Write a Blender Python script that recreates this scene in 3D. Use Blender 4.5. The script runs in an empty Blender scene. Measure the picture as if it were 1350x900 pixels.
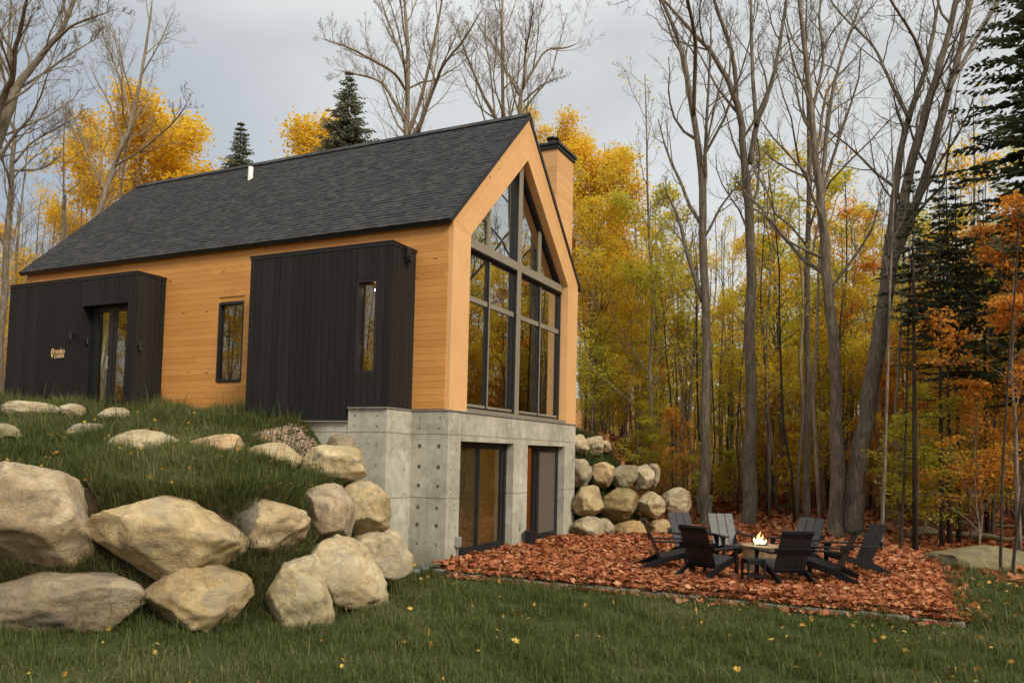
import bpy, math, random
import numpy as np
from mathutils import Vector, Matrix, noise as mnoise

R = math.radians
SC = bpy.context.scene
COL = SC.collection
rng = np.random.default_rng(11)
random.seed(11)

# ------------------------------------------------------------------ camera numbers (surveyed from the house corners)
CAM = np.array([8.5767, -14.5091, 2.4876])
YAW, PIT, ROL, F = 2.02537866, 0.0581260264, -0.0225860362, 1051.315
SX, SY = 675.0, 537.24
_fw = np.array([math.cos(YAW) * math.cos(PIT), math.sin(YAW) * math.cos(PIT), math.sin(PIT)])
_r0 = np.array([math.sin(YAW), -math.cos(YAW), 0.0])
_u0 = np.cross(_r0, _fw)
_r = _r0 * math.cos(ROL) - _u0 * math.sin(ROL)
_u = _u0 * math.cos(ROL) + _r0 * math.sin(ROL)


def at(x, y, d):
    """survey point: photo bearing (x, y) at distance d along the view axis"""
    return CAM + d * (_fw + (x - SX) / F * _r - (y - SY) / F * _u)


def on_z(x, y, z):
    d = at(x, y, 1.0) - CAM
    return CAM + d * ((z - CAM[2]) / d[2])


def vis_mask(P, margin=60):
    d = P - CAM
    w = d @ _fw
    px = SX + F * (d @ _r) / np.maximum(w, .01)
    py = SY - F * (d @ _u) / np.maximum(w, .01)
    return (w > .5) & (px > -margin) & (px < 1350 + margin) & (py > -margin) & (py < 900 + margin)


# ------------------------------------------------------------------ mesh building
class MB:
    def __init__(self):
        self.V, self.Q, self.T, self.N = [], [], [], 0
        self.mq, self.mt, self.A = [], [], []
        self.F = []      # ngons (list, mat)
        self.queue = {}  # thin open tubes, meshed together in one go

    def add(self, V, Q=None, T=None, mat=0, attr=None):
        V = np.asarray(V, dtype=np.float64).reshape(-1, 3)
        self.V.append(V)
        if Q is not None and len(Q):
            Q = np.asarray(Q, dtype=np.int64).reshape(-1, 4) + self.N
            self.Q.append(Q); self.mq.append(np.full(len(Q), mat))
        if T is not None and len(T):
            T = np.asarray(T, dtype=np.int64).reshape(-1, 3) + self.N
            self.T.append(T); self.mt.append(np.full(len(T), mat))
        self.A.append(np.broadcast_to(np.asarray(0.0 if attr is None else attr, dtype=np.float32), (len(V),)))
        self.N += len(V)
        return self

    def box(self, x0, x1, y0, y1, z0, z1, mat=0, M=None, attr=None):
        V = np.array([[x, y, z] for x in (x0, x1) for y in (y0, y1) for z in (z0, z1)], float)
        if M is not None:
            V = V @ np.array(M)[:3, :3].T + np.array(M)[:3, 3]
        Q = [[0, 1, 3, 2], [4, 6, 7, 5], [0, 4, 5, 1], [2, 3, 7, 6], [0, 2, 6, 4], [1, 5, 7, 3]]
        return self.add(V, Q, mat=mat, attr=attr)

    def prism(self, poly, axis, a, b, mat=0):
        """poly: list of 2D points, extruded along axis from a to b"""
        n = len(poly)
        V = []
        for t in (a, b):
            for (p, q) in poly:
                V.append({'x': (t, p, q), 'y': (p, t, q), 'z': (p, q, t)}[axis])
        Q = [[i, (i + 1) % n, n + (i + 1) % n, n + i] for i in range(n)]
        base = self.N
        self.add(V, Q, mat=mat)
        self.F.append((list(range(base, base + n))[::-1], mat))
        self.F.append((list(range(base + n, base + 2 * n)), mat))
        return self

    def beam(self, p, q, w, h, up=(0, 0, 1), mat=0, attr=None):
        """rectangular bar from p to q; w across, h along 'up'"""
        p, q, up = np.array(p, float), np.array(q, float), np.array(up, float)
        t = (q - p) / np.linalg.norm(q - p)
        a = np.cross(t, up); a /= np.linalg.norm(a)
        b = np.cross(a, t)
        V = []
        for e in (p, q):
            for s, k in ((-1, -1), (1, -1), (1, 1), (-1, 1)):
                V.append(e + a * s * w / 2 + b * k * h / 2)
        Q = [[0, 1, 2, 3], [7, 6, 5, 4], [0, 4, 5, 1], [1, 5, 6, 2], [2, 6, 7, 3], [3, 7, 4, 0]]
        return self.add(V, Q, mat=mat, attr=attr)

    def tube(self, P, Rr, n=8, mat=0, cap=True, attr=None):
        P = np.asarray(P, float); k = len(P)
        Rr = np.broadcast_to(np.asarray(Rr, float), (k,))
        T = np.gradient(P, axis=0)
        T /= np.linalg.norm(T, axis=1)[:, None] + 1e-12
        m = np.abs(T.mean(0)); ref = np.eye(3)[int(np.argmin(m))]
        A = np.cross(T, ref); A /= np.linalg.norm(A, axis=1)[:, None] + 1e-12
        B = np.cross(T, A)
        an = np.arange(n) * 2 * math.pi / n
        V = P[:, None] + Rr[:, None, None] * (np.cos(an)[None, :, None] * A[:, None] + np.sin(an)[None, :, None] * B[:, None])
        i = np.arange(k - 1)[:, None] * n; j = np.arange(n)[None]; j2 = (j + 1) % n
        Q = np.stack([i + j, i + j2, i + n + j2, i + n + j], -1).reshape(-1, 4)
        base = self.N
        self.add(V.reshape(-1, 3), Q, mat=mat, attr=attr)
        if cap:
            self.F.append((list(range(base, base + n))[::-1], mat))
            self.F.append((list(range(base + (k - 1) * n, base + k * n)), mat))
        return self

    def twig(self, P, Rr, n):
        self.queue.setdefault((len(P), n), []).append((P, Rr))

    def flush(self):
        for (k, n), L in self.queue.items():
            P = np.array([a for a, _ in L]); Rr = np.array([b for _, b in L])
            T = np.empty_like(P)
            T[:, 1:-1] = P[:, 2:] - P[:, :-2]; T[:, 0] = P[:, 1] - P[:, 0]; T[:, -1] = P[:, -1] - P[:, -2]
            T /= np.linalg.norm(T, axis=2)[..., None] + 1e-12
            ref = np.eye(3)[np.argmin(np.abs(T.mean(1)), axis=1)][:, None]
            A = np.cross(T, np.broadcast_to(ref, T.shape)); A /= np.linalg.norm(A, axis=2)[..., None] + 1e-12
            B = np.cross(T, A)
            an = np.arange(n) * 2 * math.pi / n
            V = P[:, :, None] + Rr[:, :, None, None] * (np.cos(an)[None, None, :, None] * A[:, :, None] + np.sin(an)[None, None, :, None] * B[:, :, None])
            i = np.arange(k - 1)[:, None] * n; j = np.arange(n)[None]; j2 = (j + 1) % n
            Q = np.stack([i + j, i + j2, i + n + j2, i + n + j], -1).reshape(1, -1, 4) + (np.arange(len(L)) * k * n)[:, None, None]
            self.add(V.reshape(-1, 3), Q.reshape(-1, 4))
        self.queue = {}

    def cyl(self, c, r, z0, z1, n=24, mat=0, r2=None):
        return self.tube([(c[0], c[1], z0), (c[0], c[1], z1)], [r, r if r2 is None else r2], n, mat)

    def lathe(self, prof, n=24, c=(0, 0, 0), mat=0):
        k = len(prof)
        an = np.arange(n) * 2 * math.pi / n
        V = np.array([[(c[0] + r * math.cos(a), c[1] + r * math.sin(a), c[2] + z) for a in an] for r, z in prof])
        i = np.arange(k - 1)[:, None] * n; j = np.arange(n)[None]; j2 = (j + 1) % n
        Q = np.stack([i + j, i + j2, i + n + j2, i + n + j], -1).reshape(-1, 4)
        return self.add(V.reshape(-1, 3), Q, mat=mat)

    def build(self, name, mats, parent=None, smooth=False, bevel=0, attr=False, loc=None):
        self.flush()
        V = np.concatenate(self.V) if self.V else np.zeros((0, 3))
        me = bpy.data.meshes.new(name)
        Q = np.concatenate(self.Q) if self.Q else np.zeros((0, 4), int)
        T = np.concatenate(self.T) if self.T else np.zeros((0, 3), int)
        fl = [np.array(f) for f, _ in self.F]
        sizes = np.concatenate([np.full(len(Q), 4), np.full(len(T), 3), np.array([len(f) for f in fl], int)]).astype(np.int32)
        loops = np.concatenate([Q.ravel(), T.ravel()] + fl).astype(np.int32)
        me.vertices.add(len(V)); me.vertices.foreach_set('co', V.astype(np.float32).ravel())
        me.loops.add(len(loops)); me.loops.foreach_set('vertex_index', loops)
        me.polygons.add(len(sizes))
        st = np.concatenate([[0], np.cumsum(sizes)[:-1]]).astype(np.int32) if len(sizes) else np.zeros(0, np.int32)
        me.polygons.foreach_set('loop_start', st)
        mi = np.concatenate((self.mq if self.mq else [np.zeros(0)]) + (self.mt if self.mt else [np.zeros(0)]) + [np.array([m for _, m in self.F])]).astype(np.int32)
        me.polygons.foreach_set('material_index', mi)
        me.polygons.foreach_set('use_smooth', np.full(len(sizes), bool(smooth)))
        if attr:
            a = me.attributes.new('rv', 'FLOAT', 'POINT')
            a.data.foreach_set('value', np.concatenate(self.A).astype(np.float32))
        me.update(calc_edges=True)
        me.validate()
        for m in (mats if isinstance(mats, (list, tuple)) else [mats]):
            me.materials.append(m)
        o = bpy.data.objects.new(name, me)
        COL.objects.link(o)
        if parent is not None:
            o.parent = parent
        if loc is not None:
            o.location = loc
        if bevel:
            b = o.modifiers.new('edge', 'BEVEL'); b.width = bevel; b.segments = 2; b.limit_method = 'ANGLE'
        return o


def tag(o, label=None, cat=None, group=None, kind=None):
    if label: o['label'] = label
    if cat: o['category'] = cat
    if group: o['group'] = group
    if kind: o['kind'] = kind
    return o


def empty(name, loc, rz=0.0, label=None, cat=None, group=None):
    o = bpy.data.objects.new(name, None)
    COL.objects.link(o)
    o.location = loc; o.rotation_euler = (0, 0, rz)
    o.empty_display_size = .2
    return tag(o, label, cat, group)


def copy_tree(o, parent=None):
    c = o.copy(); COL.objects.link(c)
    if parent is not None:
        c.parent = parent
    for ch in list(o.children):
        copy_tree(ch, c)
    return c


# ------------------------------------------------------------------ materials
class NT:
    def __init__(self, name):
        self.m = bpy.data.materials.new(name); self.m.use_nodes = True
        self.t = self.m.node_tree; self.t.nodes.clear()
        self.out = self.t.nodes.new('ShaderNodeOutputMaterial')

    def n(self, typ, ins=None, **kw):
        nd = self.t.nodes.new('ShaderNode' + typ)
        for k, v in kw.items():
            setattr(nd, k, v)
        for k, v in (ins or {}).items():
            s = nd.inputs[k]
            if hasattr(v, 'is_output') or isinstance(v, bpy.types.NodeSocket):
                self.t.links.new(v, s)
            else:
                if hasattr(s, 'default_value'):
                    try:
                        s.default_value = v
                    except Exception:
                        s.default_value = (*v, 1.0)
        return nd

    def math(self, op, a, b=0.0, clamp=False):
        return self.n('Math', {0: a, 1: b}, operation=op, use_clamp=clamp).outputs[0]

    def mix(self, f, a, b, blend='MIX'):
        nd = self.t.nodes.new('ShaderNodeMix'); nd.data_type = 'RGBA'; nd.blend_type = blend
        for i, v in ((0, f), (6, a), (7, b)):
            s = nd.inputs[i]
            if isinstance(v, bpy.types.NodeSocket):
                self.t.links.new(v, s)
            elif i == 0:
                s.default_value = v
            else:
                s.default_value = (*v[:3], 1.0)
        return nd.outputs[2]

    def ramp(self, f, stops, interp='LINEAR'):
        nd = self.n('ValToRGB', {0: f}); cr = nd.color_ramp; cr.interpolation = interp
        while len(cr.elements) < len(stops):
            cr.elements.new(.5)
        for e, (p, c) in zip(cr.elements, stops):
            e.position = p
            e.color = (*c, 1.0) if not isinstance(c, (int, float)) else (c, c, c, 1)
        return nd.outputs[0]

    def noise(self, scale, detail=4, rough=.55, vec=None, dist=0.0):
        ins = {'Scale': scale, 'Detail': detail, 'Roughness': rough, 'Distortion': dist}
        if vec is not None: ins['Vector'] = vec
        return self.n('TexNoise', ins).outputs[0]

    def obj(self):
        return self.n('TexCoord').outputs['Object']

    def mapping(self, vec, scale=(1, 1, 1), rot=(0, 0, 0), loc=(0, 0, 0)):
        return self.n('Mapping', {'Vector': vec, 'Scale': scale, 'Rotation': rot, 'Location': loc}).outputs[0]

    def bump(self, h, strength=.3, dist=.02, normal=None):
        ins = {'Height': h, 'Strength': strength, 'Distance': dist}
        if normal is not None: ins['Normal'] = normal
        return self.n('Bump', ins).outputs[0]

    def pbr(self, color, rough=.6, normal=None, metal=0.0, spec=.4, **more):
        ins = {'Base Color': color, 'Roughness': rough, 'Metallic': metal, 'Specular IOR Level': spec}
        if normal is not None: ins['Normal'] = normal
        ins.update(more)
        b = self.n('BsdfPrincipled', ins)
        self.t.links.new(b.outputs[0], self.out.inputs[0])
        return self.m

    def finish(self, shader):
        self.t.links.new(shader, self.out.inputs[0])
        return self.m


def plain(name, c, rough=.5, metal=0.0, vary=.12, scale=6.0, bump=.05, spec=.4):
    t = NT(name); o = t.obj()
    nz = t.noise(scale, 5, .6, o)
    col = t.mix(t.ramp(nz, [(.3, 0.0), (.7, 1.0)]), tuple(v * (1 - vary) for v in c), tuple(min(1, v * (1 + vary)) for v in c))
    return t.pbr(col, t.math('ADD', t.math('MULTIPLY', nz, .15), rough - .07), t.bump(t.noise(scale * 12, 3, .6, o), bump, .004), metal, spec)


def mat_plank_wood(name, light, dark, axis, knots=True, bump=.15):
    """boards with per-board tone, stretched grain and knots; axis = direction of the grain"""
    t = NT(name); o = t.obj()
    isl = t.n('NewGeometry').outputs['Random Per Island']
    off = t.n('CombineXYZ', {0: t.math('MULTIPLY', isl, 37.0), 1: t.math('MULTIPLY', isl, 53.0), 2: t.math('MULTIPLY', isl, 91.0)}).outputs[0]
    v = t.n('VectorMath', {0: o, 1: off}, operation='ADD').outputs[0]
    sc = {'x': (.5, 9, 9), 'y': (9, .5, 9), 'z': (9, 9, .5)}[axis]
    g = t.noise(1.6, 7, .65, t.mapping(v, sc), .6)
    fine = t.noise(7.0, 4, .6, t.mapping(v, sc))
    tone = t.math('ADD', t.math('MULTIPLY', isl, .40), t.math('MULTIPLY', g, .72))
    col = t.ramp(tone, [(.18, dark), (.5, tuple((a + b) / 2 for a, b in zip(light, dark))), (.85, light)])
    col = t.mix(t.math('MULTIPLY', t.ramp(fine, [(.45, 0.0), (.75, 1.0)]), .25), col, tuple(c * .55 for c in dark))
    if knots:
        ks = {'x': (1.7, 4.6, 4.6), 'y': (4.6, 1.7, 4.6), 'z': (4.6, 4.6, 1.7)}[axis]
        vo = t.n('TexVoronoi', {'Vector': t.mapping(v, ks), 'Scale': 1.0}, feature='F1')
        k = t.ramp(t.math('ADD', vo.outputs['Distance'], t.math('MULTIPLY', fine, .05)), [(.085, 1.0), (.145, 0.0)])
        sel = t.math('GREATER_THAN', t.n('SeparateColor', {0: vo.outputs['Color']}).outputs[0], .5)
        col = t.mix(t.math('MULTIPLY', t.math('MULTIPLY', k, sel), .95), col, tuple(c * .28 for c in dark))
    weather = t.noise(.7, 5, .6, o)
    col = t.mix(t.ramp(weather, [(.45, 0.0), (.8, .35)]), col, tuple(c * .72 for c in dark))
    return t.pbr(col, .55, t.bump(fine, bump, .004), spec=.35)


def mat_leaf(name, stops, trans=.6):
    """leaf colours: a ramp read by a per-leaf value plus a per-tree value"""
    t = NT(name)
    a = t.n('Attribute', attribute_name='rv').outputs['Fac']
    r = t.n('ObjectInfo').outputs['Random']
    f = t.math('ADD', t.math('MULTIPLY', a, .62), t.math('MULTIPLY', r, .38))
    c = t.ramp(f, stops)
    d = t.n('BsdfDiffuse', {'Color': c}).outputs[0]
    tr = t.n('BsdfTranslucent', {'Color': t.mix(1.0, c, (1.0, .97, .70), 'MULTIPLY')}).outputs[0]
    return t.finish(t.n('MixShader', {0: trans, 1: d, 2: tr}).outputs[0])


def srgb(r, g, b):
    f = lambda v: ((v / 255 + .055) / 1.055) ** 2.4 if v > 10 else v / 255 / 12.92
    return (f(r), f(g), f(b))
M = {}
M['siding'] = mat_plank_wood('orange_cedar_siding', (.62, .305, .085), (.46, .195, .045), 'x')
M['trim_z'] = mat_plank_wood('pale_cedar_trim', (.68, .41, .185), (.56, .30, .12), 'z', True, .08)
M['trim_y'] = mat_plank_wood('pale_cedar_boards', (.66, .38, .16), (.52, .27, .10), 'y', True, .08)
M['soffit'] = mat_plank_wood('cedar_soffit', (.55, .27, .10), (.42, .18, .06), 'x', True)
M['oak'] = mat_plank_wood('oak_joinery', (.60, .26, .06), (.42, .16, .035), 'z', False)


def _char():
    t = NT('charred_black_cladding'); o = t.obj()
    isl = t.n('NewGeometry').outputs['Random Per Island']
    g = t.noise(2.2, 6, .65, t.mapping(o, (9, 9, .5)), .4)
    tone = t.math('ADD', t.math('MULTIPLY', isl, .40), t.math('MULTIPLY', g, .6))
    c = t.ramp(tone, [(.2, (.0075, .007, .007)), (.6, (.013, .0122, .0118)), (.95, (.025, .0235, .021))])
    c = t.mix(t.ramp(t.noise(3.0, 6, .7, t.mapping(o, (4, 4, .35))), [(.66, 0.0), (.75, .6)]), c, (.07, .065, .058))
    return t.pbr(c, t.math('ADD', t.math('MULTIPLY', g, .25), .50), t.bump(g, .35, .006), spec=.25)


M['char'] = _char()
M['black_metal'] = plain('black_painted_metal', (.012, .012, .013), .38, 0, .2)
M['black_frame'] = plain('black_window_frame', (.014, .014, .015), .42, 0, .15)
M['bronze'] = plain('taupe_aluminium_cladding', (.25, .22, .165), .42, .2, .08)
M['flashing'] = plain('grey_metal_flashing', (.26, .26, .235), .45, .3, .15)
M['grey_metal'] = plain('galvanised_metal', (.36, .37, .36), .42, .5, .15)
M['plaster'] = plain('cream_plaster', (.62, .50, .27), .8, 0, .05)
M['white'] = plain('white_paint', (.78, .78, .74), .5, 0, .04)
M['dark_fabric'] = plain('dark_fabric', (.06, .055, .055), .9, 0, .2, 20)
M['chair'] = plain('black_lumber', (.005, .005, .0057), .6, 0, .25, 9, .12, .22)
M['chair_slat'] = plain('weathered_black_lumber', (.010, .0108, .0125), .45, 0, .3, 9, .12, .4)


def _shingle():
    t = NT('charcoal_asphalt_shingles'); o = t.obj()
    isl = t.n('NewGeometry').outputs['Random Per Island']
    big = t.noise(.8, 4, .6, o)
    c = t.ramp(t.math('ADD', t.math('MULTIPLY', isl, .75), t.math('MULTIPLY', big, .3)),
               [(.1, (.015, .015, .0165)), (.5, (.024, .024, .0255)), (.78, (.035, .0345, .036)), (1.0, (.050, .049, .049))])
    sp = t.noise(140, 2, .7, o)
    c = t.mix(t.ramp(sp, [(.5, 0.0), (.68, .4)]), c, (.10, .10, .10))
    c = t.mix(t.ramp(sp, [(.28, .5), (.42, 0.0)]), c, (.008, .008, .009))
    return t.pbr(c, .88, t.bump(sp, .5, .006), spec=.2)


M['shingle'] = _shingle()


def _concrete():
    t = NT('board_formed_concrete'); o = t.obj()
    big = t.noise(.9, 6, .6, o); mid = t.noise(5.5, 6, .65, o)
    streak = t.noise(1.4, 5, .6, t.mapping(o, (4, 4, .35)))
    c = t.ramp(t.math('ADD', t.math('MULTIPLY', big, .6), t.math('MULTIPLY', mid, .4)),
               [(.32, (.20, .19, .145)), (.5, (.345, .33, .265)), (.68, (.47, .45, .37))])
    c = t.mix(t.ramp(streak, [(.5, 0.0), (.75, .45)]), c, (.19, .175, .12))
    c = t.mix(t.ramp(t.noise(2.3, 5, .7, o), [(.54, 0.0), (.66, .5)]), c, (.55, .53, .45))
    z = t.n('SeparateXYZ', {0: o}).outputs[2]
    zz = t.math('ADD', z, t.math('MULTIPLY', t.math('SUBTRACT', t.noise(3.0, 3, .5, o), .5), .05))
    seam = 0.0
    for h in (1.52, 2.87):
        d = t.math('ABSOLUTE', t.math('SUBTRACT', zz, h))
        s = t.ramp(d, [(.004, 1.0), (.014, 0.0)])
        seam = s if seam == 0.0 else t.math('MAXIMUM', seam, s)
    c = t.mix(t.math('MULTIPLY', seam, t.ramp(mid, [(.35, .3), (.55, .85)])), c, (.075, .068, .05))
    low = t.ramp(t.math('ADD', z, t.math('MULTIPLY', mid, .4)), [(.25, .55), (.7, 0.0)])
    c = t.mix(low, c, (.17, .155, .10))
    pits = t.n('TexVoronoi', {'Vector': o, 'Scale': 26.0}, feature='F1').outputs['Distance']
    pit = t.ramp(pits, [(.06, 1.0), (.11, 0.0)])
    c = t.mix(t.math('MULTIPLY', pit, .5), c, (.11, .10, .08))
    h = t.math('SUBTRACT', t.math('SUBTRACT', t.math('MULTIPLY', mid, .6), t.math('MULTIPLY', pit, .4)), seam)
    return t.pbr(c, .82, t.bump(h, .35, .01), spec=.25)


M['concrete'] = _concrete()
M['tie'] = plain('tie_hole_shadowed_mortar', (.085, .078, .06), .9, 0, .3)


def _glass(name, tint, ior, rough=0.0):
    t = NT(name)
    fc_ = t.n('LayerWeight', {'Blend': .5}).outputs['Facing']
    fr = t.math('ADD', t.math('MULTIPLY', t.math('POWER', fc_, 4.0), 1 - ior), ior)
    wob = t.bump(t.noise(.8, 2, .4, t.obj()), .012, .1)
    gl = t.n('BsdfGlossy', {'Color': (.93, .95, .93), 'Roughness': rough, 'Normal': wob}).outputs[0]
    tr = t.n('BsdfTransparent', {'Color': tint}).outputs[0]
    return t.finish(t.n('MixShader', {0: fr, 1: tr, 2: gl}).outputs[0])


M['glass'] = _glass('double_glazing', (.46, .47, .44), .55)
M['side_glass'] = _glass('dark_double_glazing', (.75, .74, .66), .15)
M['door_glass'] = _glass('patio_door_glass', (.80, .78, .70), .06)


def _screen():
    t = NT('insect_screen')
    tr = t.n('BsdfTransparent', {'Color': (1, 1, 1)}).outputs[0]
    d = t.n('BsdfDiffuse', {'Color': (.14, .12, .095)}).outputs[0]
    return t.finish(t.n('MixShader', {0: .62, 1: tr, 2: d}).outputs[0])


M['screen'] = _screen()


def _emit(name, c, s):
    t = NT(name)
    return t.finish(t.n('Emission', {'Color': (*c, 1), 'Strength': s}).outputs[0])


M['bulb'] = _emit('warm_lamp', (1.0, .70, .38), 30.0)


def _flame():
    t = NT('flame')
    z = t.n('SeparateXYZ', {0: t.obj()}).outputs[2]
    c = t.ramp(t.math('MULTIPLY', z, 2.4), [(0.0, (1.0, .80, .42)), (.45, (1.0, .60, .20)), (1.0, (1.0, .28, .05))])
    e = t.n('Emission', {'Color': c, 'Strength': 2.6}).outputs[0]
    return t.finish(e)


M['flame'] = _flame()


def _rock():
    t = NT('weathered_granite_boulder'); o = t.obj()
    oi = t.n('ObjectInfo')
    r = oi.outputs['Random']; tint = oi.outputs['Color']
    off = t.n('CombineXYZ', {0: t.math('MULTIPLY', r, 31.0), 1: t.math('MULTIPLY', r, 17.0), 2: t.math('MULTIPLY', r, 23.0)}).outputs[0]
    v = t.n('VectorMath', {0: o, 1: off}, operation='ADD').outputs[0]
    n1 = t.noise(1.5, 8, .62, v, .6); n2 = t.noise(5.0, 9, .68, v, .3); n3 = t.noise(26, 5, .7, v)
    c = t.ramp(n1, [(.28, (.15, .125, .09)), (.42, (.32, .275, .20)), (.54, (.47, .415, .31)), (.70, (.64, .59, .48))])
    c = t.mix(t.ramp(n2, [(.42, 0.0), (.6, .75)]), c, (.35, .275, .175))
    c = t.mix(t.ramp(t.noise(2.6, 7, .7, v, 1.2), [(.54, 0.0), (.66, .75)]), c, (.13, .11, .08))
    c = t.mix(t.ramp(n3, [(.5, 0.0), (.7, .45)]), c, (.60, .57, .48))
    c = t.mix(t.ramp(t.noise(70, 4, .8, v), [(.54, 0.0), (.68, .4)]), c, (.13, .11, .08))
    c = t.mix(t.ramp(t.noise(1.7, 6, .65, t.mapping(v, (1, 1, 1), (0, 0, 0), (4, 7, 2))), [(.50, 0.0), (.62, .65)]), c, (.31, .295, .265))
    c = t.mix(1.0, c, tint, 'MULTIPLY')
    c = t.mix(t.ramp(t.noise(1.3, 8, .72, t.mapping(v, (1, 1, 2.2), (.4, .2, 0)), 1.6), [(.53, 0.0), (.63, .6)]), c, (.17, .145, .11))
    moss = t.ramp(t.noise(3.3, 7, .75, v), [(.60, 0.0), (.70, .6)])
    c = t.mix(moss, c, (.115, .105, .04))
    h = t.math('ADD', t.math('MULTIPLY', n2, .65), t.math('ADD', t.math('MULTIPLY', n3, .35), t.math('MULTIPLY', t.noise(60, 5, .75, v), .2)))
    return t.pbr(c, .9, t.bump(h, 1.0, .06), spec=.18)


M['rock'] = _rock()


def _bark(name, a, b, moss=.25):
    t = NT(name); o = t.obj()
    v = t.mapping(o, (14, 14, 2.2))
    n = t.noise(1.0, 7, .7, v, .8)
    c = t.ramp(n, [(.3, tuple(x * .45 for x in a)), (.5, a), (.72, b)])
    c = t.mix(t.ramp(t.noise(1.1, 6, .7, o), [(.52, 0.0), (.68, moss * 2)]), c, (.11, .095, .045))
    return t.pbr(c, .92, t.bump(n, .8, .03), spec=.15)


M['bark'] = _bark('grey_brown_bark', (.135, .112, .084), (.29, .25, .195))
M['bark_pale'] = _bark('pale_bark', (.21, .175, .125), (.37, .32, .24), .15)
M['bark_dark'] = _bark('dark_conifer_bark', (.045, .036, .028), (.10, .082, .064), .1)

Y = lambda *s: s
M['leaf_yellow'] = mat_leaf('yellow_autumn_leaves', [(.05, (.45, .43, .06)), (.35, (.68, .55, .07)), (.65, (.74, .51, .06)), (.95, (.64, .34, .05))])
M['leaf_gold'] = mat_leaf('golden_maple_leaves', [(.05, (.55, .38, .04)), (.4, (.72, .49, .05)), (.7, (.78, .55, .07)), (.95, (.62, .33, .04))])
M['leaf_orange'] = mat_leaf('orange_beech_leaves', [(.05, (.55, .28, .05)), (.45, (.68, .34, .06)), (.75, (.60, .25, .05)), (.95, (.46, .20, .06))])
M['leaf_green'] = mat_leaf('yellow_green_leaves', [(.05, (.24, .27, .05)), (.4, (.42, .41, .06)), (.7, (.58, .50, .06)), (.95, (.66, .48, .05))])
M['needle'] = mat_leaf('spruce_needles', [(.0, (.032, .044, .026)), (.5, (.072, .092, .055)), (1.0, (.13, .145, .085))], .3)
M['needle_lightened'] = mat_leaf('lightened_grey_green_needles', [(.0, (.12, .14, .11)), (.5, (.23, .26, .20)), (1.0, (.36, .38, .29))], .4)  # grey green needles, colour lightened to offset backlight and self-shadow in the crowns
M['grass'] = mat_leaf('long_grass', [(.0, (.027, .036, .011)), (.4, (.072, .090, .030)), (.75, (.138, .150, .058)), (1.0, (.30, .28, .14))], .3)
M['litter'] = mat_leaf('fallen_leaves', [(.0, (.06, .024, .013)), (.2, (.15, .052, .024)), (.42, (.28, .088, .039)), (.62, (.37, .14, .065)), (.82, (.44, .24, .125)), (1.0, (.58, .42, .28))], .1)
M['litter_yellow'] = mat_leaf('scattered_yellow_leaves', [(.0, (.26, .09, .025)), (.4, (.42, .22, .045)), (.8, (.52, .36, .08)), (1.0, (.58, .50, .25))], .1)


def _ground():
    t = NT('lawn_and_forest_floor'); o = t.obj()
    zone = t.n('Attribute', attribute_name='rv').outputs['Fac']
    n = t.noise(1.3, 7, .65, o); f = t.noise(18, 5, .7, o)
    lawn = t.ramp(n, [(.3, (.020, .026, .009)), (.55, (.036, .044, .014)), (.75, (.058, .056, .022))])
    lawn = t.mix(t.ramp(f, [(.55, 0.0), (.7, .4)]), lawn, (.05, .035, .018))
    vo = t.n('TexVoronoi', {'Vector': o, 'Scale': 11.0}, feature='F1')
    hue = t.n('SeparateColor', {0: vo.outputs['Color']}).outputs[0]
    lit = t.ramp(hue, [(.0, (.10, .042, .02)), (.35, (.24, .085, .03)), (.65, (.34, .14, .05)), (.85, (.42, .22, .06)), (1.0, (.20, .13, .07))])
    lit = t.mix(t.ramp(n, [(.35, .55), (.6, 0.0)]), lit, (.09, .055, .025))
    m = t.ramp(t.math('ADD', zone, t.math('MULTIPLY', t.math('SUBTRACT', f, .5), .5)), [(.4, 0.0), (.6, 1.0)])
    soil = t.ramp(f, [(.3, (.022, .016, .009)), (.7, (.055, .04, .022))])
    m2 = t.ramp(t.math('SUBTRACT', zone, .9), [(.3, 0.0), (.5, 1.0)])
    return t.pbr(t.mix(m2, t.mix(m, lawn, lit), soil), .95, t.bump(f, .6, .03), spec=.1)


M['ground'] = _ground()


def _bed():
    t = NT('leaf_covered_gravel'); o = t.obj()
    vo = t.n('TexVoronoi', {'Vector': o, 'Scale': 16.0}, feature='F1')
    hue = t.n('SeparateColor', {0: vo.outputs['Color']}).outputs[0]
    c = t.ramp(hue, [(.0, (.09, .035, .018)), (.4, (.22, .075, .03)), (.8, (.33, .13, .05)), (1.0, (.15, .10, .07))])
    return t.pbr(c, .95, t.bump(t.noise(20, 5, .7, o), .6, .03), spec=.1)


M['bed'] = _bed()
M['gravel'] = plain('pinkish_crushed_stone', (.33, .23, .165), .9, 0, .35, 9, .6)
M['paver'] = plain('grey_edging_stone', (.17, .16, .125), .9, 0, .45, 8, .5)
M['bluestone'] = plain('blue_grey_cobble', (.13, .15, .17), .8, 0, .3, 8, .4)
M['moss_rock'] = plain('mossy_flat_rock', (.075, .068, .034), .95, 0, .6, 2.2, .9, .1)
M['log'] = _bark('fallen_log_bark', (.20, .165, .10), (.36, .31, .20), .3)
M['fire_wood'] = mat_plank_wood('weathered_barrel_staves', (.26, .175, .09), (.11, .068, .034), 'z', False)
M['fire_top'] = plain('brushed_tan_metal_rim', (.30, .22, .13), .5, .2, .12)
M['sign'] = plain('pale_gold_lettering', (.55, .38, .20), .45, .2, .08)
M['lamp_white'] = plain('ceramic_white', (.75, .76, .74), .4, 0, .03)
M['curtain'] = plain('pale_linen_curtain', (.62, .64, .55), .9, 0, .06)
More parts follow.
